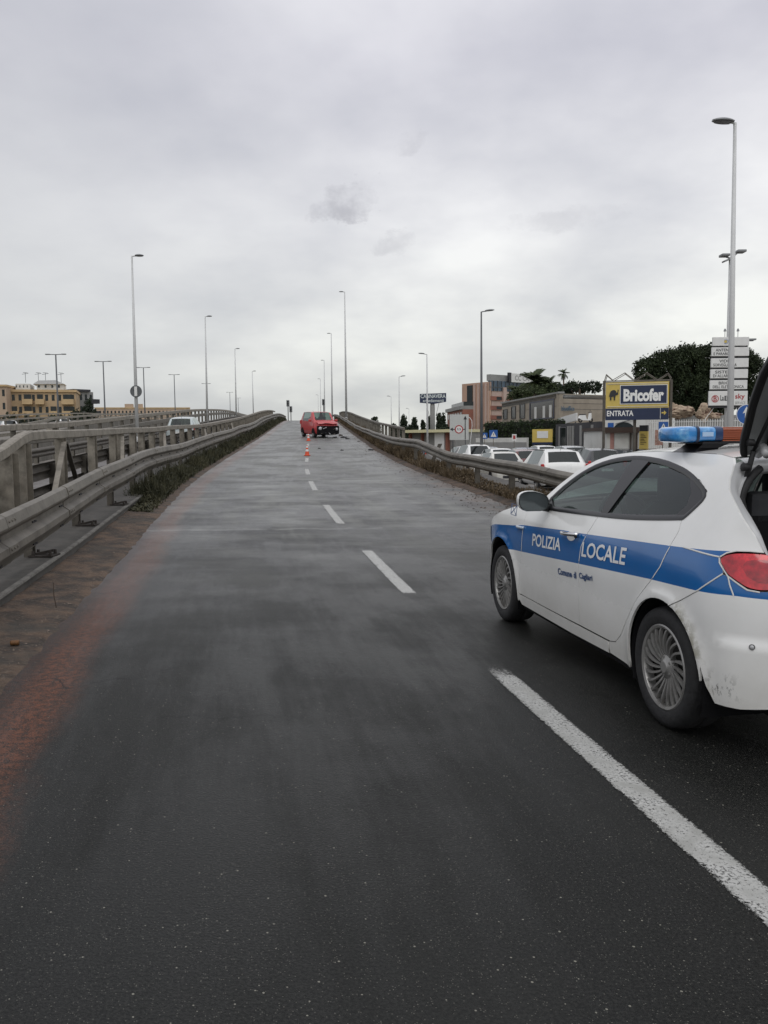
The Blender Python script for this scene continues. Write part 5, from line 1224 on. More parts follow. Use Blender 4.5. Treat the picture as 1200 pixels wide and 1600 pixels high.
def lobes_px(base, s, lst, ry=None):
    out = []
    for px, py, rx, rz in lst:
        p = at(px, py, s); k = s/FPX; out.append((p.x-base[0], rnd.uniform(-.6, .6), p.z-base[2], rx*k, (ry or rx)*k, rz*k))
    return out
s = 64; b0 = (at(1092, 700, s).x, s, GZ)
tree('pine_tree', 'broad dark umbrella pine behind the stacked shop signs', b0, 8, lobes_px(b0, s, [(1010, 582, 22, 20), (1040, 575, 30, 26), (1075, 568, 30, 27), (1110, 566, 32, 26), (1145, 572, 30, 27), (1172, 590, 22, 28), (1165, 620, 20, 22), (1030, 605, 28, 22), (1070, 610, 34, 26), (1110, 610, 36, 30), (1140, 612, 26, 26), (1085, 638, 30, 24), (1060, 636, 22, 20), (1120, 632, 22, 22)]), MT['pine'], 2600, .11, .42, rnd, .38)
# trees low behind the ramp on the right
GY = 'dark cypresses on the horizon right of the ramp'
for px, top, w, s, nm, lb in ((586, 650, 8, 150, 'bush', 'round dark bush on the horizon above the right parapet'), (631, 650, 7.5, 155, 'cypress_tree', 'blunt wide cypress, first left of the furniture sign'), (648, 653, 6.5, 160, 'cypress_tree', 'pointed cypress between the blunt one and the sign pole'), (642, 664, 12, 158, 'bush', 'low dark bush at the foot of the cypresses left of the sign'),
        (661, 656, 4, 160, 'cypress_tree', 'slim cypress beside the white lamp pole'), (671, 651, 5, 165, 'cypress_tree', 'cypress half hidden by the furniture sign pole'), (686, 647, 5, 160, 'cypress_tree', 'tall pointed cypress just right of the furniture sign pole'), (692.5, 647, 5, 163, 'cypress_tree', 'twin pointed cypress right beside the tall one'),
        (695, 662, 14, 158, 'bush', 'wide dark bush below the twin cypresses'), (615, 661, 5, 140, 'bush', 'small bush behind the end of the right parapet')):
    b0 = (at(px, 690, s).x, s, GZ); zt = at(px, top, s).z-GZ; k = s/FPX; w *= k
    if nm == 'bush': cr = [(0, 0, zt*.55, w, w, zt*.42), (w*.5, 0, zt*.4, w*.6, w*.6, zt*.3)]
    else: cr = [(0, 0, zt*q, w*1.15*((1.06-q)**.55), w, zt*.15) for q in (.2, .35, .5, .65, .78, .88)]
    tree(nm, lb, b0, zt, cr, MT['cypress'], 230, .17, .36, rnd, .15, cat='bush' if nm == 'bush' else 'cypress', group=GY if nm != 'bush' else None, limbs=1)
# palms and garden behind the showroom
def palm(label, px, py, s, zb, rpx, n=26, trunk=.22, droop=1.):
    top = at(px, py, s); t = thing('palm_tree', label, 'palm tree', (top.x, s, zb), 0, 'palm trees behind the beige showroom'); h = top.z-zb; Lf = rpx*s/FPX
    mb = MB(); mb.tube([(0, 0, 0), (.1, 0, h*.5), (0, 0, h)], trunk, 8, r1=trunk*.8); mb.build('trunk', MT['bark'], t, smooth=True)
    mb = MB(); mb.fixn = False
    for k in range(n):
        a = 2*pi*k/n*2.4+rnd.random()*.3; el = R(86-125*(k/n)*droop+rnd.uniform(-8, 8)); d = Vector((cos(a), sin(a), 0)); p = Vector((0, 0, h)); prev = p; st_ = Lf/9
        for i in range(10):
            e2 = el-R(6.5*i*droop); q = prev+(d*cos(e2)+Vector((0, 0, sin(e2))))*st_; sd = Vector((-d.y, d.x, 0)); wl = Lf*.24*sin(pi*(i+1)/11.5)
            for g_ in (1, -1):
                mb.add([prev, q, q+sd*g_*wl+Vector((0, 0, -wl*.55))+(q-prev)*.8], [(0, 1, 2)]); mb.add([(prev+q)/2, q+(q-prev)*.2, (prev+q)/2+sd*g_*wl*.9+Vector((0, 0, -wl*.35))+(q-prev)*1.2], [(0, 1, 2)])
            prev = q
    mb.build('crown', MT['palm'], t); return t
palm('tallest bushy palm above the beige showroom', 836, 598, 108, 1, 25, 90); palm('palm leaning low beside the tallest one on its left', 810, 616, 106, 1, 20, 56); palm('ragged palm just right of the tallest one', 854, 606, 107, 1, 22, 60)
palm('lone palm with a small round head, standing clear to the right', 880.5, 584, 112, 1, 9.5, 34, .12, 1.0)
b0 = (at(832, 690, 104).x, 104, GZ); tree('garden_shrubs', 'dense dark shrubs under the palms on the showroom roof line', b0, 7, lobes_px(b0, 104, [(815, 618, 18, 10), (838, 616, 20, 11), (858, 610, 10, 13)]), MT['palm'], 150, .16, .5, rnd, .2, cat='shrubs')
b0 = (at(905, 690, 104).x, 104, GZ); tree('garden_shrubs', 'low shrubs along the showroom roof right of the lone palm', b0, 7, lobes_px(b0, 104, [(878, 608, 9, 7), (893, 607, 10, 9), (908, 606, 10, 8), (925, 605, 12, 8)]), MT['cypress'], 110, .16, .45, rnd, .2, cat='shrubs')
# trees at the far left
for px, top, w, s, lb in ((10, 642, 22, 140, 'dark tree at the left edge below the apartment block'), (50, 646, 22, 138, 'dark tree below the middle of the apartment block'), (88, 646, 22, 136, 'dark tree below the lamp in front of the apartment block'), (118, 640, 12, 150, 'dark tree between the apartment block and the balconied house'), (140, 624, 12, 145, 'taller dark tree at the right end of the apartment block'), (122, 650, 20, 134, 'low dark tree under the balconied house'), (-30, 644, 24, 140, 'dark tree cut off by the left edge')):
    b0 = (at(px, 690, s).x, s, GZ); zt = at(px, top, s).z-GZ; w *= s/FPX
    tree('dark_tree', lb, b0, zt, [(0, 0, zt*.62, w, w, zt*.38), (w*.6, 0, zt*.5, w*.7, w*.7, zt*.36), (-w*.6, 0, zt*.48, w*.7, w*.7, zt*.34)], MT['cypress'], 130, .20, .55, rnd, .2, group='trees in front of the apartment block')
# weeds along both kerbs
def weeds(name, label, m, f, n, seed, hmax):
    rr = random.Random(seed); mb = MB(); mb.fixn = False
    for _ in range(n):
        s, lat, hh = f(rr)
        if hh < .02: continue
        p = road(lat, s, .03); a = rr.random()*2*pi; ln = hh*(.5+.8*rr.random()); lean = Vector((rr.gauss(0, .35), rr.gauss(0, .35), 1)).normalized()*ln; w = .0022+.0045*rr.random()+s*.00035
        sd = Vector((cos(a), sin(a), 0))*w; tip = p+lean; mid = p+lean*.55+sd*.6
        mb.add([p-sd, p+sd, mid+sd, mid-sd*.6, tip], [(0, 1, 2, 3), (3, 2, 4)])
        if rr.random() < .6:
            q = p+lean*(.35+.5*rr.random()); d = Vector((rr.gauss(0, 1), rr.gauss(0, 1), rr.gauss(.3, .6))).normalized()*(.03+.05*rr.random()); e = Vector((-d.y, d.x, d.z*.3))*.4
            mb.add([q, q+d*.5+e, q+d, q+d*.5-e], [(0, 1, 2, 3)])
    o = mb.build(name, m); tag(o, label, 'weeds', kind='stuff')
def fL(rr):
    s = 15.5+105*rr.random()**1.7; c = .5+.5*sin(s*1.9+2*sin(s*.63)); lat = -3.92+.62*rr.random()**1.2 - .25*rr.random()
    return s, lat, min(1, (s-15)/3)*(.12+.34*c*(1-abs(lat+3.75)*1.2))*(.45+.9*rr.random())
def fR(rr):
    s = 11.5+100*rr.random()**1.6; c = .5+.5*sin(s*1.5+1.7*sin(s*.8)); lat = redge(s)+.28+.75*rr.random()
    return s, lat, (.10+.22*c)*(.8+.6*min(1, max(0, (s-20)/12)))
weeds('weeds', 'dark green weeds growing thick along the left kerb under the guardrail', MT['weed'], fL, 34000, 5, .4)
weeds('weeds', 'brown dry weeds along the right kerb under the guardrail', MT['weeddry'], fR, 38000, 6, .5)
# ------------------------------------------------------------------ buildings
def face_frame(p, q):
    """origin p, unit vector along the facade, outward normal towards the camera"""
    d = Vector((q.x-p.x, q.y-p.y, 0)); L_ = d.length; d /= L_; n = Vector((d.y, -d.x, 0)); 
    return d, n, L_
def fbox(mb, p, d, n, a0, a1, z0, z1, o0, o1):
    vs = [Vector((p.x, p.y, 0))+d*a+n*o+Vector((0, 0, z)) for z in (z0, z1) for a, o in ((a0, o0), (a1, o0), (a1, o1), (a0, o1))]
    mb.add(vs, [(3, 2, 1, 0), (4, 5, 6, 7), (0, 1, 5, 4), (1, 2, 6, 5), (2, 3, 7, 6), (3, 0, 4, 7)]); return mb
def fpart(name, m, par, p, d, n, *a):
    return fbox(MB(), p, d, n, *a).build(name, m, par)
def pz(py, s, px=600): return at(px, py, s).z
def mass(name, m, par, pts, z0, z1):
    n = len(pts); mb = MB(); mb.add([(p.x, p.y, z) for z in (z0, z1) for p in pts], [tuple(range(n))[::-1], tuple(range(n, 2*n))]+[(i, (i+1) % n, n+(i+1) % n, n+i) for i in range(n)]); return mb.build(name, m, par)
WM = {k: mat(k, c, .8, scale=sc, var=v, dark=dk, dscale=ds) for k, c, sc, v, dk, ds in (
    ('pink_render', (.46, .30, .22), .3, .06, (.38, .25, .185), .2), ('pale_pink_render', (.48, .36, .31), .3, .06, (.40, .30, .25), .2), ('beige_cladding', (.31, .27, .215), .8, .10, (.24, .205, .16), .3),
    ('ochre_render', (.42, .31, .19), .2, .12, (.33, .24, .15), .15), ('grey_render', (.27, .27, .26), .4, .1, (.19, .19, .185), .3), ('white_render', (.60, .60, .57), .5, .07, (.44, .43, .40), .4),
    ('far_pink_render', (.44, .33, .24), .2, .07, (.37, .27, .20), .1), ('brown_roof', (.055, .036, .028), 2, .2, (.03, .02, .016), 1), ('brick_red', (.25, .10, .07), .6, .15, (.17, .075, .055), .4), ('dark_cladding', (.045, .045, .05), 1, .2, (.02, .02, .024), .6))}
BG = mat('curtain_glass', (.045, .075, .11), .12, .2, scale=.35, var=.5, dark=(.13, .165, .20), dscale=.25)
DG = mat('window_dark', (.018, .024, .026), .15, scale=1.5, var=.5, spec=.28)
def win(par, p, d, n, a0, a1, z0, z1, m=None, frame=None, dep=.12):
    w = fpart('window', m or DG, par, p, d, n, a0, a1, z0, z1, -.02, .03)
    if frame:
        mb = MB(); t = .06 if a1-a0 < 4 else .12
        for b in ((a0, a0+t, z0, z1), (a1-t, a1, z0, z1), (a0+t, a1-t, z1-t, z1), (a0+t, a1-t, z0, z0+t)): fbox(mb, p, d, n, *b, .034, .09)
        mb.build('frame', frame, w)
    return w
# pink office block
s0 = 200; A = at(722, 700, s0+8); B = at(765, 700, s0); d, n, Lf = face_frame(A, B)
pk = thing('office_block', 'pink office block with a dark vertical strip and a blue glazed top floor', 'building', (A.x, A.y, GZ)); pk.location = (0, 0, 0)
zt = pz(600, s0); B3 = at(872, 700, s0+18); IN = Vector((.6, .8, 0)); fpart('wall', WM['pink_render'], pk, A, d, n, 0, Lf, GZ, zt+.3, -.5, 0)
fpart('glazed_strip', DG, pk, A, d, n, Lf*.20, Lf*.40, GZ+2, zt-.2, -.5, .15)
for q in (.46, .60, .74, .86): fpart('rib', WM['pale_pink_render'], pk, A, d, n, Lf*q, Lf*q+.5, GZ, zt, 0, .35)
A2, B2 = at(765, 700, s0), at(872, 700, s0+18); d, n, Lf = face_frame(A2, B2)
fpart('side_wall', WM['pale_pink_render'], pk, A2, d, n, .02, Lf*.42, GZ, pz(612, s0), -.6, -.3); mass('inner_mass', WM['pale_pink_render'], pk, [A+IN, A2+IN, B3+IN, A+B3-A2+IN], GZ, zt)
fpart('rear_wing', WM['pale_pink_render'], pk, A2, d, n, Lf*.42, Lf*.98, GZ, pz(612, s0)-.2, -1.2, -.6)
gl_ = fpart('glazed_floor', BG, pk, A2, d, n, .05, Lf, pz(612, s0), zt+.6, -.6, -.1)
mb = MB()
for k in range(0, 19): fbox(mb, A2, d, n, Lf*k/18.5, Lf*k/18.5+.14, pz(612, s0), zt+.6, -.1, .06)
fbox(mb, A2, d, n, 0, Lf, zt-1.0, zt-.85, -.1, .05); mb.build('mullions', MT['poledark'], gl_)
fpart('column', WM['pale_pink_render'], pk, A2, d, n, Lf*.18, Lf*.22, GZ, pz(606, s0), -.3, .3)
for r in range(4):
    z1 = pz(620.5+15*r, s0); z0 = pz(627+15*r, s0)
    for a0, a1 in ((.01, .165), (.23, .41)): win(pk, A2, d, n, Lf*a0, Lf*a1, z0, z1, WM['brick_red'] if False else DG, WM['brick_red'])
    for a0, a1 in ((.01, .09), (.23, .31)): fpart('shutter', WM['brick_red'], pk, A2, d, n, Lf*a0, Lf*a1, z0, z1, .0, .08)
fpart('plant_room', WM['grey_render'], pk, A2, d, n, .6, Lf*.26, zt+.6, pz(586, s0), -1.5, -.4)
fpart('plant_room', WM['grey_render'], pk, A2, d, n, Lf*.80, Lf*.92, zt+.6, pz(588, s0), -1.5, -.6)
fpart('blue_wing', BG, pk, A2, d, n, Lf*.98, Lf*1.30, pz(612, s0)-1, pz(594.5, s0), -2.5, -1.5)
sb = fpart('rooftop_sign', MT['white'], pk, A2, d, n, Lf*.27, Lf*.66, pz(597, s0), pz(583, s0), .2, .6)
fpart('sign_post', MT['ink'], pk, A2, d, n, Lf*.235, Lf*.265, zt+.4, pz(582, s0), .1, .7)
gy = mat('grey_lettering', (.25, .25, .24), .6)
def facet(p, d, n, a0, a1, z0, z1, off): return lambda a, b: Vector((p.x, p.y, 0))+d*(a0+(a1-a0)*a)+n*off+Vector((0, 0, z0+(z1-z0)*b))
lettering('CC CAN', facet(A2, d, n, Lf*.32, Lf*.56, pz(594, s0), pz(586, s0), .62), gy, sb, bold=.01)
# lower brick wing at its left
A, B = at(699, 700, s0+30), at(723, 700, s0+4); d, n, Lf = face_frame(A, B)
bw = thing('brick_building', 'low brick wing with a grey glazed roof storey, left of the pink office block', 'building', (0, 0, 0))
fpart('wall', WM['brick_red'], bw, A, d, n, 0, Lf, GZ, pz(643, s0+15), -12, 0)
fpart('cornice', WM['grey_render'], bw, A, d, n, -.3, Lf, pz(643, s0+15), pz(637, s0+12), -12, .5); fpart('roof_storey', DG, bw, A, d, n, Lf*.25, Lf, pz(637, s0+12), pz(629, s0+5), -12, -.2)
for k in range(6): win(bw, A, d, n, Lf*(.05+.16*k), Lf*(.14+.16*k), pz(655, s0+15), pz(647, s0+15))
# beige showroom
A, B, C_ = at(784, 700, 108), at(873, 700, 84), at(946, 700, 88)
sh = thing('showroom', 'beige stone showroom with a large dark window above the hedge', 'building', (0, 0, 0)); zt = pz(617.5, 84)
d, n, Lf = face_frame(A, B)
def ax(px):      # distance along the facade at which it is seen at this bearing
    k = (CR.x*(px-600)/FPX+0)/1.0; dv = ray(px, 690); m_ = dv.x/dv.y; return (A.x-m_*A.y)/(m_*d.y-d.x)
fpart('wall', WM['beige_cladding'], sh, A, d, n, 0, Lf, GZ, zt, -.4, 0)
mb = MB(); fbox(mb, A, d, n, -.1, Lf+.1, zt, zt+.18, -.5, .15); mb.build('roof', WM['grey_render'], sh)
for a, b, y0, y1 in ((787, 793, 640, 656), (799.5, 806, 636, 656), (812.5, 820.5, 633, 656)): win(sh, A, d, n, ax(a), ax(b), pz(y1, 84+24*(873-a)/89*(.8)), pz(y0, 84+24*(873-a)/89*(.8)), DG, MT['ink'])
w_ = win(sh, A, d, n, ax(828), ax(866), pz(657, 88), pz(627, 88), DG, mat('indigo_frame', (.02, .025, .06), .4))
for q in (835, 848, 858): fpart('curtain', WM['white_render'], w_, A, d, n, ax(q), ax(q)+.9, pz(655, 88), pz(636, 88), .02, .035)
for zz in (624, 640): mb = MB(); fbox(mb, A, d, n, 0, Lf, pz(zz, 90), pz(zz, 90)+.03, -.01, .012); mb.build('panel_joint', WM['dark_cladding'], sh)
d, n, Lf = face_frame(B, C_)
fpart('side_wall', WM['beige_cladding'], sh, B, d, n, 0.02, Lf, GZ, zt-.02, -.4, 0); mass('roof_slab', WM['grey_render'], sh, [B, C_, A+C_-B, A], zt-.5, zt-.1)
for zz in (626, 634, 643): mb = MB(); fbox(mb, B, d, n, 0, Lf, pz(zz, 86), pz(zz, 86)+.03, -.01, .012); mb.build('panel_joint', WM['dark_cladding'], sh)
lettering('bluoffice', facet(B, d, n, .12, 2.0, pz(644.5, 84), pz(637, 84), .22), mat('blue_grey_letters', (.03, .09, .15), .5), sh, bold=.02)
fpart('glazed_front', DG, sh, B, d, n, -.6, 3.0, GZ, pz(664, 84), .05, .5)
for q in (-.3, .5, 1.2, 2.0, 2.7): fpart('curtain', WM['white_render'], sh, B, d, n, q, q+.12, GZ+.2, pz(665, 84), .5, .53)
# grey-white storefront pieces between showroom and kiosk, white tilted sign
p = at(871, 664, 78); q = at(900, 658, 74); t = thing('shop_sign', 'white shop sign standing out above the dark shop front', 'sign', (0, 0, 0)); d, n, Lf = face_frame(p, q)
mb = MB(); zz0, zz1 = pz(664.5, 76), pz(653.5, 76); mb.add([Vector((p.x, p.y, zz0-.15)), Vector((q.x, q.y, zz0+.22)), Vector((q.x, q.y, zz1+.25)), Vector((p.x, p.y, zz1-.12))]+[Vector((p.x, p.y, zz0-.15))-n*.15, Vector((q.x, q.y, zz0+.22))-n*.15, Vector((q.x, q.y, zz1+.25))-n*.15, Vector((p.x, p.y, zz1-.12))-n*.15], [(0, 1, 2, 3), (7, 6, 5, 4), (0, 4, 5, 1), (1, 5, 6, 2), (2, 6, 7, 3), (3, 7, 4, 0)]); mb.build('panel', MT['white'], t)
mb = MB(); fbox(mb, p, d, n, .18, .34, zz0+.18, zz0+.34, .0, .02); fbox(mb, p, d, n, .15, 1.2, zz0+.02, zz0+.08, .0, .02); mb.build('lettering', MT['ink'], t)
mb = MB()
for a in (.3, Lf-.3): fbox(mb, p, d, n, a-.04, a+.04, GZ, zz0+.1, -.12, -.04)
mb.build('post', MT['poledark'], t)
p, q = at(868, 700, 73), at(935, 700, 60); d, n, Lf = face_frame(p, q); t = thing('shop', 'dark low shop with vertical grey panels beneath the white sign', 'building', (0, 0, 0))
fpart('wall', WM['dark_cladding'], t, p, d, n, 0, Lf, GZ, pz(664, 66), -5, 0)
for a in (.1, .32, .38, .44, .62, .86): fpart('panel', WM['grey_render'], t, p, d, n, Lf*a, Lf*a+.5, GZ+.1, pz(668, 66), .0, .06)
win(t, p, d, n, Lf*.14, Lf*.30, GZ+.3, pz(670, 68), DG, MT['poledark'])
# a motor scooter shown off on the shop roof
s = 62; p = at(915, 655, s); ms = thing('scooter', 'white motor scooter displayed on the roof of the dark low shop', 'scooter', (p.x, s, pz(663.5, s)), R(20)); ms.scale = (.72, .72, .72)
for x in (-.62, .62): mb = MB(); mb.lathe([(.13, -.05), (.24, -.06), (.26, 0), (.24, .06), (.13, .05)], (x, 0, .26), (0, 1, 0), 18, close=True); mb.build('wheel', MT['tyre'], ms, smooth=True)
mb = MB(); mb.prism([(-.85, .45), (-.7, .75), (-.1, .78), (.05, .35), (.35, .32), (.48, .95), (.6, .98), (.62, .45), (.45, .22), (-.5, .24)], -.15, .15); mb.build('body', CP['white'], ms)
mb = MB(); mb.box(-.75, -.05, -.14, .14, .79, .88, .03); mb.build('seat', MT['trim'], ms)
mb = MB(); mb.tube([(.5, -.33, 1.08), (.48, 0, 1.02), (.5, .33, 1.08)], .025, 6); mb.tube([(.48, 0, 1.0), (.56, 0, 1.35)], .02, 6); mb.build('handlebar', MT['ink'], ms)
# hedge, low wall behind the lot
p, q = at(753, 700, 84), at(868, 700, 74); d, n, Lf = face_frame(p, q); mb = MB(); mb.fixn = False; rnd = random.Random(8)
for _ in range(900):
    a, o, z = rnd.random()*Lf, -1.2*rnd.random(), GZ+1.1+(pz(658, 78)-GZ-1.2)*rnd.random(); c = Vector((p.x, p.y, 0))+d*a+n*o; leaves(mb, (c.x, c.y, z), (.32, .32, .3), 12, .10, rnd)
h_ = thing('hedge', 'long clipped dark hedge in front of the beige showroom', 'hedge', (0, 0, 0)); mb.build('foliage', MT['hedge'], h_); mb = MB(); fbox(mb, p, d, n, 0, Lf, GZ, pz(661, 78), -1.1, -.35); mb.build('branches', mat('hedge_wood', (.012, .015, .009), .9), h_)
t = thing('low_wall', 'white low wall with a grey band below the clipped hedge', 'wall', (0, 0, 0)); fpart('wall', WM['white_render'], t, p, d, n, 0, Lf*.72, GZ, pz(686, 78), .5, .75); fpart('band', WM['grey_render'], t, p, d, n, 0, Lf*.72, GZ, pz(693, 78), .75, .80)
# yellow billboard
p, q = at(832, 700, 68), at(863, 700, 67); d, n, Lf = face_frame(p, q); t = thing('billboard', 'small yellow billboard with a white panel in front of the hedge', 'billboard', (0, 0, 0))
fpart('board', MT['yellow'], t, p, d, n, 0, Lf, pz(693.5, 67), pz(673, 67), -.08, .06); fpart('panel', MT['white'], t, p, d, n, Lf*.25, Lf*.80, pz(687, 67), pz(676, 67), .06, .09); fpart('lower_band', MT['navy'], t, p, d, n, .0, Lf, pz(697, 67), pz(693.5, 67), -.06, .05)
lettering('Casa', facet(p, d, n, Lf*.33, Lf*.72, pz(685, 67), pz(678, 67), .10), mat('faded_green', (.10, .22, .16), .5), t) if False else None
for a in (.15, Lf-.15): fpart('post', MT['poledark'], t, p, d, n, a-.05, a+.05, GZ, pz(697, 67), -.08, 0)
# kiosk with brown roof
p, q = at(912, 700, 50), at(948, 700, 44); d, n, Lf = face_frame(p, q); kz = thing('kiosk', 'white kiosk with a brown flat roof, open to the right, under the blue entrance sign', 'kiosk', (0, 0, 0))
fpart('wall', WM['white_render'], kz, p, d, n, 0, Lf, GZ, pz(677, 46), -.2, 0)
q2 = at(995, 700, 43.5); d2, n2, L2 = face_frame(q, q2)
mb = MB(); fbox(mb, q, d2, n2, -.2, L2+.1, pz(680, 44), pz(671.5, 44), -2.5, .25); mb.build('roof', WM['brown_roof'], kz)
mb = MB(); fbox(mb, p, d, n, -.05, Lf-.1, pz(677, 46)+.0, pz(674.5, 46)+.1, -.3, .1); mb.build('roof_edge', WM['brown_roof'], kz)
fpart('back_wall', WM['white_render'], kz, q, d2, n2, 0, L2, GZ, pz(680, 44), -2.4, -2.2)
fpart('door', mat('faded_pink_door', (.42, .22, .19), .6), kz, q, d2, n2, .06, .36, GZ, pz(680, 44), -.2, -.05)
fpart('panel', WM['white_render'], kz, q, d2, n2, .38, 1.12, GZ, pz(680, 44), -.2, -.05)
tg_ = [(0, 0), (.15, .5), (.05, .9), (.35, .9), (.45, .55), (.75, .6), (.55, .1), (.9, -.2)]
mb = MB()
for (a, b), (c, e) in zip(tg_, tg_[1:]): mb.bar(facet(q, d2, n2, .55, .75, GZ+1.0, GZ+1.3, -.04)(a, b), facet(q, d2, n2, .55, .75, GZ+1.0, GZ+1.3, -.04)(c, e), .02, .035)
mb.build('graffiti', MT['ink'], kz)
for a in (1.18, 1.42, L2-.05): fpart('post', WM['brown_roof'], kz, q, d2, n2, a, a+.06, GZ, pz(680, 44), -.1, .0)
t = thing('storage_shed', 'white shed with a dark arch behind the kiosk roof', 'building', (0, 0, 0)); p, q = at(944, 700, 58), at(1018, 700, 56); d, n, Lf = face_frame(p, q); fpart('wall', WM['white_render'], t, p, d, n, 0, Lf, GZ, pz(657, 57), -4, 0)
mb = MB(); c0 = Lf*.42; mb.add([Vector((p.x, p.y, 0))+d*(c0+.75*cos(R(a)))+n*.03+Vector((0, 0, pz(676, 57)+.55*sin(R(a)))) for a in range(0, 181, 12)], [tuple(range(16))]); mb.build('arch', DG, t)
fpart('blue_panel', MT['blue'], t, p, d, n, Lf*.08, Lf*.20, pz(672, 57), pz(664, 57), .0, .06)
mb = MB(); mb.bar(facet(p, d, n, Lf*.25, Lf*.66, pz(666, 57), pz(658, 57), .1)(0, 0), facet(p, d, n, Lf*.25, Lf*.66, pz(666, 57), pz(658, 57), .1)(1, 1), .05, .05); mb.build('cable_tray', MT['poledark'], t)
# big store sign on its frame
s = 41; p, q = at(943.5, 700, s), at(1046.5, 700, s-.6); d, n, Lf = face_frame(p, q); bs = thing('store_sign', 'yellow and navy store sign with an elephant on a steel frame with zigzag top', 'sign', (0, 0, 0))
K = lambda px: Lf*(px-943.5)/103.; Z = lambda py: pz(py, s-.3, 995)
fpart('frame_board', MT['yellow'], bs, p, d, n, K(945.5), K(1043.5), Z(637.5), Z(597), -.12, .05)
for a, b, c, e, m in ((968.5, 1040, 630.5, 602.5, 'navy'), ): fpart('name_panel', MT[m], bs, p, d, n, K(a), K(b), Z(c), Z(e), .05, .075)
mb = MB(); 
for a, b, c, e in ((967.5, 1041, 602.5, 601.5), (967.5, 1041, 631.5, 630.5), (947.5, 1042, 599.6, 599.0), (947.5, 1042, 635.4, 634.8)): fbox(mb, p, d, n, K(a), K(b), Z(c), Z(e), .05, .08)
for a, b in ((967.5, 968.5), (1040, 1041)): fbox(mb, p, d, n, K(a), K(b), Z(630.5), Z(602.5), .05, .08)
mb.build('border_line', MT['white'], bs)
fpart('lower_panel', MT['navy'], bs, p, d, n, K(945.5), K(1043.5), Z(656), Z(637.8), -.12, .05)
W0 = mat('lit_white', (.78, .78, .76), .4, var=.02)
lettering('Bricofer', facet(p, d, n, K(973), K(1035.5), Z(627.3), Z(607.5), .085), W0, bs, bold=.045)
lettering('ENTRATA', facet(p, d, n, K(947.5), K(989), Z(649.8), Z(641.2), .06), W0, bs, bold=.02)
fpart('divider', WM['white_render'], bs, p, d, n, K(1030.3), K(1031), Z(655), Z(638.2), .05, .07)
mb = MB(); f_ = facet(p, d, n, K(1032.5), K(1040), Z(650), Z(641), .07)
mb.add([f_(*v) for v in ((0, .38), (.5, .38), (.5, .08), (1, .5), (.5, .92), (.5, .62), (0, .62))], [tuple(range(7))]); mb.build('arrow', MT['yellow'], bs)
el = [(.10, .0), (.24, .0), (.26, .30), (.42, .34), (.50, .30), (.48, .0), (.62, .0), (.66, .34), (.72, .5), (.84, .45), (.96, .55), (.93, .72), (1.0, .86), (.92, .98), (.86, .90), (.89, .80), (.83, .66), (.76, .70), (.70, .84), (.56, .93), (.36, .92), (.16, .82), (.06, .62), (.0, .35), (.05, .30), (.09, .45)]
mb = MB(); f_ = facet(p, d, n, K(950.5), K(965.5), Z(625), Z(607.5), .085)
bm = bmesh.new(); vs = [bm.verts.new((a, b, 0)) for a, b in el]; bm.faces.new(vs); bm.normal_update(); bmesh.ops.triangulate(bm, faces=bm.faces[:]); bm.verts.index_update()
mb.add([f_(v.co.x, v.co.y) for v in bm.verts], [tuple(v.index for v in f.verts) for f in bm.faces]); bm.free(); mb.build('elephant_emblem', MT['ink'], bs)
mb = MB()
for px in (942.8, 1046.8): P0 = Vector((p.x, p.y, 0))+d*K(px); mb.bar(P0+Vector((0, 0, GZ)) , P0+Vector((0, 0, Z(594))), .11, .11)
P0 = Vector((p.x, p.y, 0))+d*K(992); mb.bar(P0+Vector((0, 0, GZ))-n*.2, P0-n*.2+Vector((0, 0, Z(640))), .12, .12); mb.build('post', MT['steelold'], bs)
mb = MB(); zz = [(943, 594), (946, 584), (956, 593), (975, 582), (990, 594), (1009, 582.5), (1026, 594), (1042, 584), (1047, 592)]
PT = lambda px, py, o=0: Vector((p.x, p.y, 0))+d*K(px)+n*o+Vector((0, 0, Z(py)))
for (a, b), (c, e) in zip(zz, zz[1:]): mb.bar(PT(a, b), PT(c, e), .035, .035)
for (a, b), (c, e) in zip(zz, zz[1:]): mb.bar(PT(a+3, b+.5, -.8), PT(c+3, e+.5, -.8), .03, .03)
for i, (a, b) in enumerate(zz[1::2]): mb.bar(PT(a, b), PT(a+3, b+.5, -.8), .03, .03)
mb.bar(PT(943, 594.5), PT(1047, 594.5), .05, .05); mb.bar(PT(945, 595, -.8), PT(1049, 595, -.8), .05, .05); mb.build('truss', MT['steel'], bs)
# yellow banner cabinet
p, q = at(998.5, 700, 42), at(1011.5, 700, 41.8); d, n, Lf = face_frame(p, q); t = thing('banner', 'upright yellow banner cabinet with a dark top beside the kiosk', 'banner', (0, 0, 0)); fpart('body', MT['yellow'], t, p, d, n, 0, Lf, GZ, pz(678, 42), -.25, 0); fpart('top', MT['ink'], t, p, d, n, .0, Lf, pz(678, 42), pz(668.5, 42), -.25, 0)
mb = MB()
for k in range(7): fbox(mb, p, d, n, Lf*.15, Lf*(.6+.25*((k*7) % 3)/2), pz(682+2.6*k, 42)-.03, pz(682+2.6*k, 42), 0, .012)
mb.build('lettering', WM['brown_roof'], t)
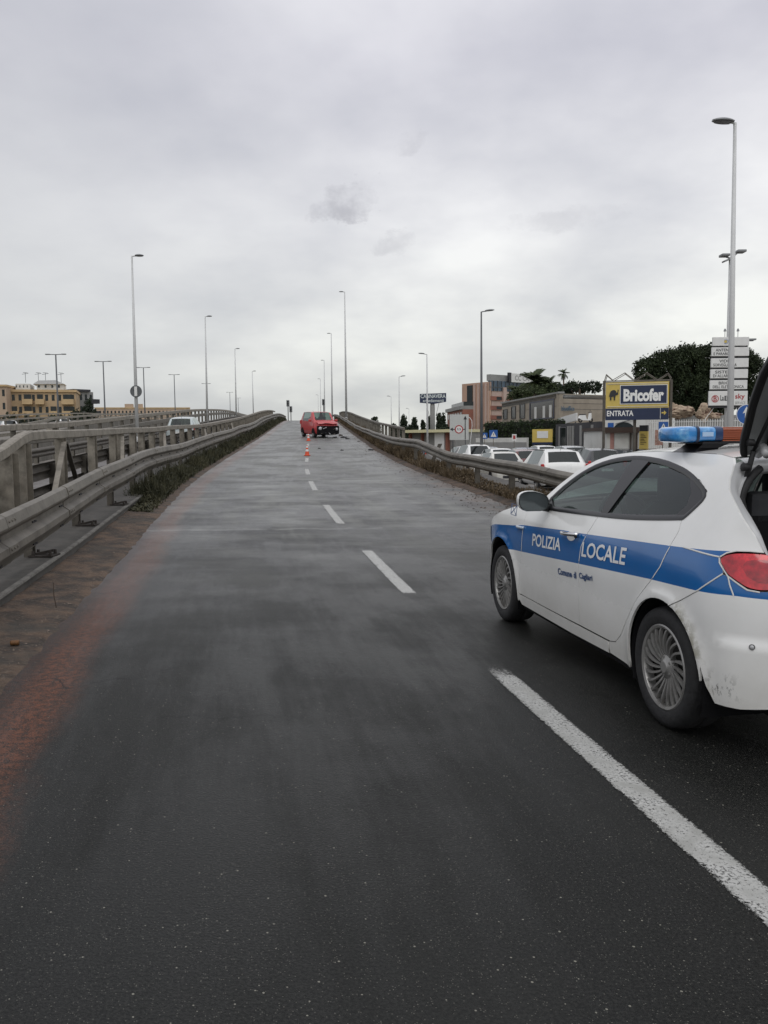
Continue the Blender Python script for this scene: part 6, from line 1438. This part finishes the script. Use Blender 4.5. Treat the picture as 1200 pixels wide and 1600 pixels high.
# white yard wall, picket fence, boulders
p, q = at(1008, 700, 50), at(1190, 700, 46); d, n, Lf = face_frame(p, q); t = thing('yard_wall', 'white panelled wall behind the picket fence', 'wall', (0, 0, 0)); fpart('wall', WM['white_render'], t, p, d, n, 0, Lf*.25, GZ, pz(657, 48), -.3, 0); fpart('wall', WM['white_render'], t, p, d, n, Lf*.25, Lf, GZ, pz(672, 48), -.3, -.02)
p, q = at(1012, 700, 46), at(1260, 700, 40); d, n, Lf = face_frame(p, q); t = thing('picket_fence', 'white metal picket fence behind the police car roof', 'fence', (0, 0, 0))
mb = MB(); fbox(mb, p, d, n, 0, Lf, pz(664, 44), pz(664, 44)+.04, -.02, .02); fbox(mb, p, d, n, 0, Lf, GZ+.2, GZ+.24, -.02, .02); mb.build('rail', MT['white'], t)
mb = MB()
for k in range(int(Lf/.13)): fbox(mb, p, d, n, k*.13, k*.13+.03, GZ+.05, pz(660, 44), .02, .045)
mb.build('pickets', MT['white'], t)['kind'] = 'stuff'
def boulder(px, py, s, rx, rz, label, sd):
    c = at(px, py, s); bm = bmesh.new(); bmesh.ops.create_icosphere(bm, subdivisions=4, radius=1); rr = random.Random(sd); ph = [rr.random()*6 for _ in range(9)]
    for v in bm.verts:
        x, y, z = v.co; k = 1+.28*sin(2.3*x+ph[0])*cos(2.7*z+ph[1])+.16*sin(5*y+4*z+ph[2])+.09*sin(11*x+ph[3])*cos(10*z+ph[4])+.05*sin(19*z+7*x+ph[5]); v.co = Vector((x*rx*k, y*rx*.7*k, z*rz*k))
    me = bpy.data.meshes.new('boulder'); bm.to_mesh(me); bm.free(); me.materials.append(MT['rock']); o = bpy.data.objects.new('boulder', me); link(o); o.location = c; tag(o, label, 'boulder', 'pale boulders raised above the yard wall')
MT['rock'] = mat('pale_rock', (.42, .33, .24), .9, scale=2.6, var=.35, bump=.8, dark=(.10, .05, .035), dscale=2.2, dlo=.47, dhi=.6)
boulder(1062, 645, 54, .85, .40, 'long pale boulder right of the store sign', 1); boulder(1051, 641, 54, .28, .45, 'reddish upright boulder touching the store sign', 2); boulder(1100, 646, 54, .42, .52, 'cream boulder left of the stacked signs pole', 3); boulder(1116, 650, 54, .5, .25, 'low dark boulder under the stacked signs', 4)
p, q = at(1030, 700, 55), at(1190, 700, 54); d, n, Lf = face_frame(p, q); t = thing('plinth', 'low stone plinth carrying the pale boulders', 'plinth', (0, 0, 0)); fpart('wall', WM['grey_render'], t, p, d, n, 0, Lf, GZ, pz(654, 54), -1.2, .6)
# food photo board by the fence
p, q = at(1023, 700, 43), at(1035, 700, 42.8); d, n, Lf = face_frame(p, q); t = thing('poster_board', 'narrow pink and brown poster board between the yellow banner and the blue lamp', 'poster', (0, 0, 0)); fpart('board', mat('poster_print', (.42, .24, .20), .5, scale=6, var=.4, dark=(.62, .5, .42), dscale=5), t, p, d, n, 0, Lf, pz(700, 43), pz(676, 43), -.03, 0)
fpart('post', MT['white'], t, p, d, n, Lf*.45, Lf*.55, GZ, pz(700, 43), -.03, 0)
# grey far shed at the right edge
p, q = at(1150, 700, 75), at(1215, 700, 73); d, n, Lf = face_frame(p, q); t = thing('grey_building', 'low grey building behind the blue arrow sign', 'building', (0, 0, 0)); fpart('wall', WM['grey_render'], t, p, d, n, 0, Lf, GZ, pz(630, 74), -6, 0); fpart('roof', WM['dark_cladding'], t, p, d, n, -.3, Lf+.3, pz(630, 74), pz(627.5, 74), -6, .2)
# stacked shop signs on a floodlight mast
s = 34; c = at(1134.5, 690, s); ss = thing('stacked_sign', 'white mast with six stacked shop boards and floodlights on top', 'sign', (c.x, s, GZ))
zl = lambda py: pz(py, s, 1136)-GZ
mb = MB(); mb.tube([(0, 0, 0), (0, 0, zl(540)), (0, 0, zl(404))], .105, 12, r1=.075); mb.build('mast', MT['pole'], ss, smooth=True)
xk = lambda px: (at(px, 600, s).x-c.x)
rows_ = [(528, 541.5, 1107.5, 1163.5, None), (543.8, 557.5, 1106.5, 1164, ('ANTENNE', 'E PARABOLE')), (560.8, 575, 1106, 1163.5, ('VIDEO', 'SORVEGLIANZA')), (577.8, 591.8, 1105.5, 1163, ('SISTEMI', 'DI ALLARME')), (594.8, 608.8, 1105, 1162.5, ('BRICO', 'DELL ELETTRONICA')), (611.5, 634, 1103.5, 1163.5, 'logo')]
for y0, y1, x0, x1, tx in rows_:
    mb = MB(); mb.box(xk(x0), xk(x1), -.32, -.22, zl(y1), zl(y0), .015); b_ = mb.build('board', MT['white'], ss)
    mb = MB(); mb.box(xk(x0)+.03, xk(x1)-.03, -.25, -.15, zl(y1)-.09, zl(y1)-.005); mb.build('bracket', MT['ink'], ss)
    fl = lambda a0, a1, z0, z1: (lambda a, b: Vector((xk(a0)+(xk(a1)-xk(a0))*a, -.326, zl(z0)+(zl(z1)-zl(z0))*b)))
    if isinstance(tx, tuple):
        w1 = (1112, 1137) if len(tx[0]) > 6 else (1118, 1138)
        lettering(tx[0], fl(w1[0], w1[1]+len(tx[0])*.4, (y0+y1)/2-.4, y0+2), MT['ink'], b_, bold=.01); lettering(tx[1], fl(1109, 1109+3.0*len(tx[1]), y1-1.6, (y0+y1)/2+1), MT['ink'], b_, bold=.01)
    elif tx == 'logo':
        mb = MB(); mb.lathe([(.115, 0), (.145, 0)], (xk(1113), -.328, zl(623.5)), (0, 1, 0), 24); mb.build('round_logo', MT['red'], b_); lettering('B', fl(1110.5, 1115.8, 627.3, 619.6), MT['red'], b_, bold=.02)
        lettering('La', fl(1121, 1126.5, 626.5, 618), MT['ink'], b_, bold=.02); mb = MB(); mb.box(xk(1127.5), xk(1136), -.33, -.321, zl(626.5), zl(619)); mb.build('lettering_block', MT['ink'], b_); lettering('B', (lambda f: (lambda a, b: f(a, b)+Vector((0, -.006, 0))))(fl(1129.5, 1134, 625.5, 620)), MT['white'], b_)
        lettering('sky', fl(1144, 1159, 626, 616), MT['red'], b_, bold=.02); lettering('SERVICE', fl(1144, 1160, 632, 628), gy, b_, bold=.0)
    else:
        lettering('SERVICE', fl(1125, 1138, 539, 532), MT['blue'], b_); mb = MB(); mb.lathe([(0, 0), (.06, 0)], (xk(1127), -.328, zl(535)), (0, 1, 0), 12); mb.build('round_logo', MT['yellow'], b_)
for x, hd in ((-1, -1), (1, 1)):
    z = zl(400 if x < 0 else 394); mb = MB(); mb.bar((0, 0, zl(404)), (x*.30, 0, z), .06, .05); mb.box(x*.2 if x > 0 else -.42, .55 if x > 0 else -.10, -.2, .2, z-.03, z+.07, .03); mb.build('floodlight', MT['lamphead'], ss)
mb = MB(); mb.bar((-.3, 0, zl(409)), (-.05, 0, zl(405)), .28, .06); mb.build('floodlight', MT['lamphead'], ss)
for x in (-.27, .25):
    mb = MB(); mb.tube([(x, -.27, zl(528)), (x, -.27, zl(519))], .012, 6); mb.lathe([(0, .11), (.03, .10), (.06, .0), (.0, -.01)], (x, -.27, zl(519)), (0, 0, 1), 10); mb.build('beacon', MT['lamphead'], ss)
mb = MB(); mb.bar((.62, 0, zl(531)), (1.05, 0, zl(531)), .3, .06); mb.bar((.70, 0, zl(540)), (.70, 0, zl(531)), .05, .05); mb.bar((.88, 0, zl(533.5)), (.88, 0, zl(532)), .2, .1); mb.bar((.5, 0, zl(536)), (.70, 0, zl(536)), .04, .04); mb.build('floodlight', MT['lamphead'], ss)
mb = MB(); mb.tube([(xk(1117)-0, -.1, zl(634)), (xk(1100), -.1, zl(657))], .012, 5); mb.build('stay', MT['white'], ss)
# traffic signs
def flatsign(name, label, px, py, s, w, h, m, zb=None, rz=0, pole=True, rnd_=False, post='steel'):
    c = at(px, py, s); t = thing(name, label, 'road sign', (c.x, s, GZ if zb is None else zb), rz); z = c.z-(GZ if zb is None else zb); mb = MB()
    if rnd_: mb.lathe([(0, .01), (w/2, .01), (w/2, -.01), (0, -.01)], (0, 0, z), (0, -1, 0), 40)
    else: mb.box(-w/2, w/2, -.012, .012, z-h/2, z+h/2)
    b = mb.build('panel', MT[m] if isinstance(m, str) else m, t)
    if pole: mb = MB(); mb.tube([(0, .05, 0), (0, .05, z+h*.4)], .03, 8); mb.build('post', MT[post], t, smooth=True)
    return t, b, z
t, b, z = flatsign('road_sign', 'round blue sign with a white arrow pointing up, beside the raised tailgate', 1166, 647.5, 26, .62, .62, 'blue', rnd_=True)
mb = MB(); mb.lathe([(.292, .013), (.31, .013)], (0, 0, z), (0, -1, 0), 40); mb.build('rim', MT['white'], b)
mb = MB(); mb.add([(x, -.016, z+y) for x, y in ((-.045, -.24), (.045, -.24), (.045, .05), (.12, .03), (.0, .25), (-.12, .03), (-.045, .05))], [(0, 1, 2, 6), (3, 4, 5, 6), (2, 3, 6)]); mb.build('arrow', MT['white'], b)
def crossing(px, py, s, w, label, face=True):
    t, b, z = flatsign('road_sign', label, px, py, s, w, w, 'blue')
    mb = MB(); mb.add([(-w*.34, -.016, z-w*.30), (w*.34, -.016, z-w*.30), (0, -.016, z+w*.34)], [(0, 1, 2)]); mb.build('triangle', MT['white'], b)
    mb = MB(); k = w*.55
    for a, c in (((0, .18), (0, .02)), ((0, .02), (-.10, -.24)), ((0, .02), (.10, -.24)), ((0, .12), (.11, .0)), ((0, .12), (-.10, .03))): mb.bar((a[0]*k, -.02, z+a[1]*k-.02), (c[0]*k, -.02, z+c[1]*k-.02), .004, .035*k*1.6)
    mb.lathe([(0, .0), (.05*k*1.4, .0)], (0, -.021, z+.20*k), (0, -1, 0), 10); mb.build('walking_figure', MT['ink'], b); return t
crossing(771, 678.5, 62, .62, 'square blue pedestrian crossing sign left of the white car tops'); crossing(757, 681, 76, .55, 'smaller blue crossing sign half behind the dark lamp post'); crossing(1036.5, 666.5, 44, .50, 'blue pedestrian crossing sign beside the store sign post')
t, b, z = flatsign('road_sign', 'small white sign on a post in front of the low white wall', 803.5, 683.5, 64, .34, .5, 'white'); mb = MB(); mb.box(-.09, .09, -.02, -.013, z-.12, z+.16); mb.build('marking', MT['red'], b)
t, b, z = flatsign('direction_sign', 'large pale grey lane sign with black arrows and a red ring', 717.5, 667.5, 60, 1.36, 1.82, mat('pale_grey_panel', (.47, .48, .46), .5, var=.05), pole=False)
mb = MB(); mb.box(.40, .46, -.02, -.013, z-.88, z+.62); mb.add([(x+.43, -.018, z+y) for x, y in ((-.13, .55), (.13, .55), (0, .82))], [(0, 1, 2)]); mb.box(-.48, .40, -.02, -.013, z-.18, z-.12); mb.add([(-.46, -.018, z-.28), (-.46, -.018, z-.02), (-.66, -.018, z-.15)], [(0, 1, 2)]); mb.build('arrow', MT['ink'], b)
mb = MB(); mb.lathe([(0, .0), (.30, .0)], (-.02, -.022, z-.15), (0, -1, 0), 28); mb.build('disc', MT['white'], b); mb = MB(); mb.lathe([(.225, .0), (.30, .0)], (-.02, -.026, z-.15), (0, -1, 0), 28); mb.build('ring', MT['red'], b)
lettering('3,5', lambda a, u: Vector((-.16+.28*a, -.028, z-.24+.18*u)), MT['ink'], b, bold=.02)
mb = MB()
for x in (-.45, .45): mb.tube([(x, .06, 0), (x, .06, z+.8)], .04, 8)
mb.build('post', MT['poledark'], t, smooth=True)
mb = MB(); mb.tube([(.62, .2, 0), (.95, .2, z+.1), (.93, .2, z+.45), (.80, .2, z+.66), (.60, .2, z+.78)], .025, 6); mb.build('bracket_lamp', MT['white'], t)
# furniture shop sign on a thick column
s = 128; c = at(676, 690, s); t = thing('shop_sign', 'dark blue furniture shop sign on a thick concrete column', 'sign', (c.x, s, GZ)); k = s/FPX; zf = lambda py: pz(py, s, 676)-GZ
mb = MB(); mb.tube([(0, 0, 0), (0, 0, zf(636)), (0, 0, zf(629))], .42, 12, r1=.30); mb.build('column', WM['grey_render'], t, smooth=True)
mb = MB(); mb.prism([(-19.5*k, zf(629)), (-19.5*k, zf(615.5)), (21*k, zf(614.5)), (21*k, zf(628)), (3*k, zf(631))], -.5, .5); b = mb.build('board', MT['navy'], t)
sl = mat('sign_pale_letters', (.55, .60, .60), .5)
lettering('CANNAVERA', lambda a, u: Vector(((-18.5+38.5*a)*k, -.52, zf(622.3)+(zf(616.2)-zf(622.3))*u)), sl, b, bold=.02)
lettering('arredamenti', lambda a, u: Vector(((-15+32*a)*k, -.52, zf(628.5)+(zf(623.6)-zf(628.5))*u)), sl, b, bold=.01)
for x in (-16, 17): mb = MB(); mb.bar((x*k*.3, 0, zf(650)), (x*k*.6, 0, zf(630)), .06, .06); mb.build('stay', WM['grey_render'], t)
# low yellow building and forecourt on the horizon, right
p, q = at(630, 700, 118), at(702, 700, 112); d, n, Lf = face_frame(p, q); t = thing('low_building', 'long low cream building with a white canopy band under the furniture sign', 'building', (0, 0, 0))
fpart('canopy', mat('cream_band', (.62, .58, .36), .6), t, p, d, n, 0, Lf, pz(676.5, 115), pz(672, 115), -8, 0); fpart('wall', WM['grey_render'], t, p, d, n, Lf*.02, Lf*.98, GZ, pz(676.5, 115), -7.5, -1.5)
for a, b_, m in ((.03, .05, WM['brick_red']), (.30, .315, WM['brick_red']), (.83, .87, WM['brick_red']), (.6, .8, MT['white'])): fpart('panel', m, t, p, d, n, Lf*a, Lf*b_, GZ, pz(675 if b_ > .8 else 677, 115), -1.45, -.9)
# rail fence and yellow marker beside the earth bank
p, q = at(674, 718, 36), at(722, 724, 32); d, n, Lf = face_frame(p, q); t = thing('rail_fence', 'low grey rail fence beyond the right guardrail, beside the grass', 'fence', (0, 0, 0))
fpart('rail', MT['steelold'], t, p, d, n, 0, Lf, pz(721, 35), pz(719, 35), -.03, .03)
for a in (0, .5, 1): fpart('post', MT['steelold'], t, p, d, n, Lf*a-.04, Lf*a+.04, GZ, pz(719.5, 35), -.1, -.03)
c = at(740, 738, 26.5); t = thing('marker', 'yellow and black marker board under the right guardrail', 'marker', (c.x, 26.5, GZ)); mb = MB(); mb.box(-.09, .09, -.02, .02, .12, .62); mb.build('board', MT['yellow'], t); mb = MB(); mb.bar((-.07, -.03, .2), (.07, -.03, .38), .004, .07); mb.bar((-.07, -.03, .38), (.07, -.03, .56), .004, .07); mb.build('stripe', MT['ink'], t); mb = MB(); mb.box(-.03, .03, -.01, .01, 0, .12); mb.build('post', MT['steelold'], t)
# ------------------------------------------------------------------ left horizon
def block(name, label, px0, px1, s0_, s1_, top, m, floors, cols, dep=12, cat='building', flr=14):
    p, q = at(px0, 700, s0_), at(px1, 700, s1_); d, n, Lf = face_frame(p, q); t = thing(name, label, cat, (0, 0, 0)); sm = (s0_+s1_)/2; zt = pz(top, sm, (px0+px1)/2)
    fpart('wall', m, t, p, d, n, 0, Lf, GZ, zt, -dep, 0); fh = (zt-GZ)/floors
    for r in range(floors):
        for c_ in range(cols):
            a0 = Lf*(c_+.28)/cols; a1 = Lf*(c_+.72)/cols; win(t, p, d, n, a0, a1, GZ+fh*r+fh*.28, GZ+fh*r+fh*.78, DG)
    return t, p, d, n, Lf, zt, fh, sm
bm_ = mat('balcony_ochre', (.50, .36, .20), .8, scale=.6, var=.12)
t, p, d, n, Lf, zt, fh, sm = block('apartment_block', 'long ochre apartment block with balconies and white roof rooms', 9, 122, 176, 180, 612.5, WM['ochre_render'], 5, 11)
for r in range(2, 5):
    for a0, a1 in ((.02, .20), (.26, .40), (.44, .56), (.62, .74), (.80, .97)):
        if (r+int(a0*10)) % 3 == 1 and r > 2: continue
        b = fpart('balcony', bm_, t, p, d, n, Lf*a0, Lf*a1, GZ+fh*r-.1, GZ+fh*r+1.0, .05, 1.3); fpart('shade', DG, b, p, d, n, Lf*(a0+.02), Lf*(a1-.02), GZ+fh*r+1.02, GZ+fh*(r+1)-.5, .04, .10)
fpart('parapet', bm_, t, p, d, n, -.2, Lf+.2, zt, zt+.5, -12, .4)
for a0, a1, h in ((.16, .36, 1.8), (.45, .82, 1.9)):
    fpart('roof_room', WM['white_render'], t, p, d, n, Lf*a0, Lf*a1, zt+.5, zt+h, -9, -1.5)
    for k in range(4): win(t, p, d, n, Lf*(a0+(a1-a0)*(k+.3)/4), Lf*(a0+(a1-a0)*(k+.6)/4), zt+.9, zt+h-.4) 
mb = MB(); P0 = Vector((p.x, p.y, 0))-n*4
mb.add([P0+d*Lf*a+Vector((0, 0, z))+n*o for a, z in ((.40, zt+1.7), (.84, zt+1.8), (.72, zt+2.6), (.48, zt+2.5)) for o in (-3, 3)], [(0, 2, 4, 6), (1, 3, 5, 7), (0, 1, 3, 2), (2, 3, 5, 4), (4, 5, 7, 6), (6, 7, 1, 0)]); mb.build('roof', MT['silver'], t)
for i, a in enumerate((.28, .46, .56, .78)):
    mb = MB(); q = Vector((p.x, p.y, 0))+d*Lf*a-n*4+Vector((0, 0, zt+2.2)); mb.tube([q, q+Vector((0, 0, 2.2))], .05, 5); mb.bar(q+Vector((-.7, 0, 1.8)), q+Vector((.7, 0, 2.0)), .05, .08); mb.bar(q+Vector((-.5, 0, 2.2)), q+Vector((.5, 0, 2.1)), .05, .08); mb.build('aerial', MT['poledark'], t)
t, p, d, n, Lf, zt, fh, sm = block('apartment_block', 'taller ochre block cut by the left edge of the photo', -40, 14, 172, 173, 604, WM['far_pink_render'], 5, 6); fpart('parapet', bm_, t, p, d, n, -.2, Lf+.2, zt, zt+.4, -12, .3)
t, p, d, n, Lf, zt, fh, sm = block('balconied_house', 'grey house with stepped overhanging balconies right of the apartment block', 118, 149, 190, 194, 612, WM['grey_render'], 5, 4)
for r in range(2, 5): fpart('balcony', WM['dark_cladding'], t, p, d, n, Lf*(.45+.05*r), Lf*(1.12-.03*(4-r)), GZ+fh*r, GZ+fh*r+1.0, .03, 1.6)
fpart('roof', WM['dark_cladding'], t, p, d, n, -.3, Lf*.8, zt, zt+.5, -12, .6)
t, p, d, n, Lf, zt, fh, sm = block('long_building', 'long low pinkish building on the horizon behind the tallest left lamp', 150, 299, 330, 340, 638.5, WM['far_pink_render'], 4, 26, dep=20)
for a0, a1 in ((.31, .40), (.43, .50)): fpart('roof_room', WM['far_pink_render'], t, p, d, n, Lf*a0, Lf*a1, zt, zt+1.9, -10, -.5)
fpart('parapet', bm_, t, p, d, n, 0, Lf, zt, zt+.5, -20, .2)
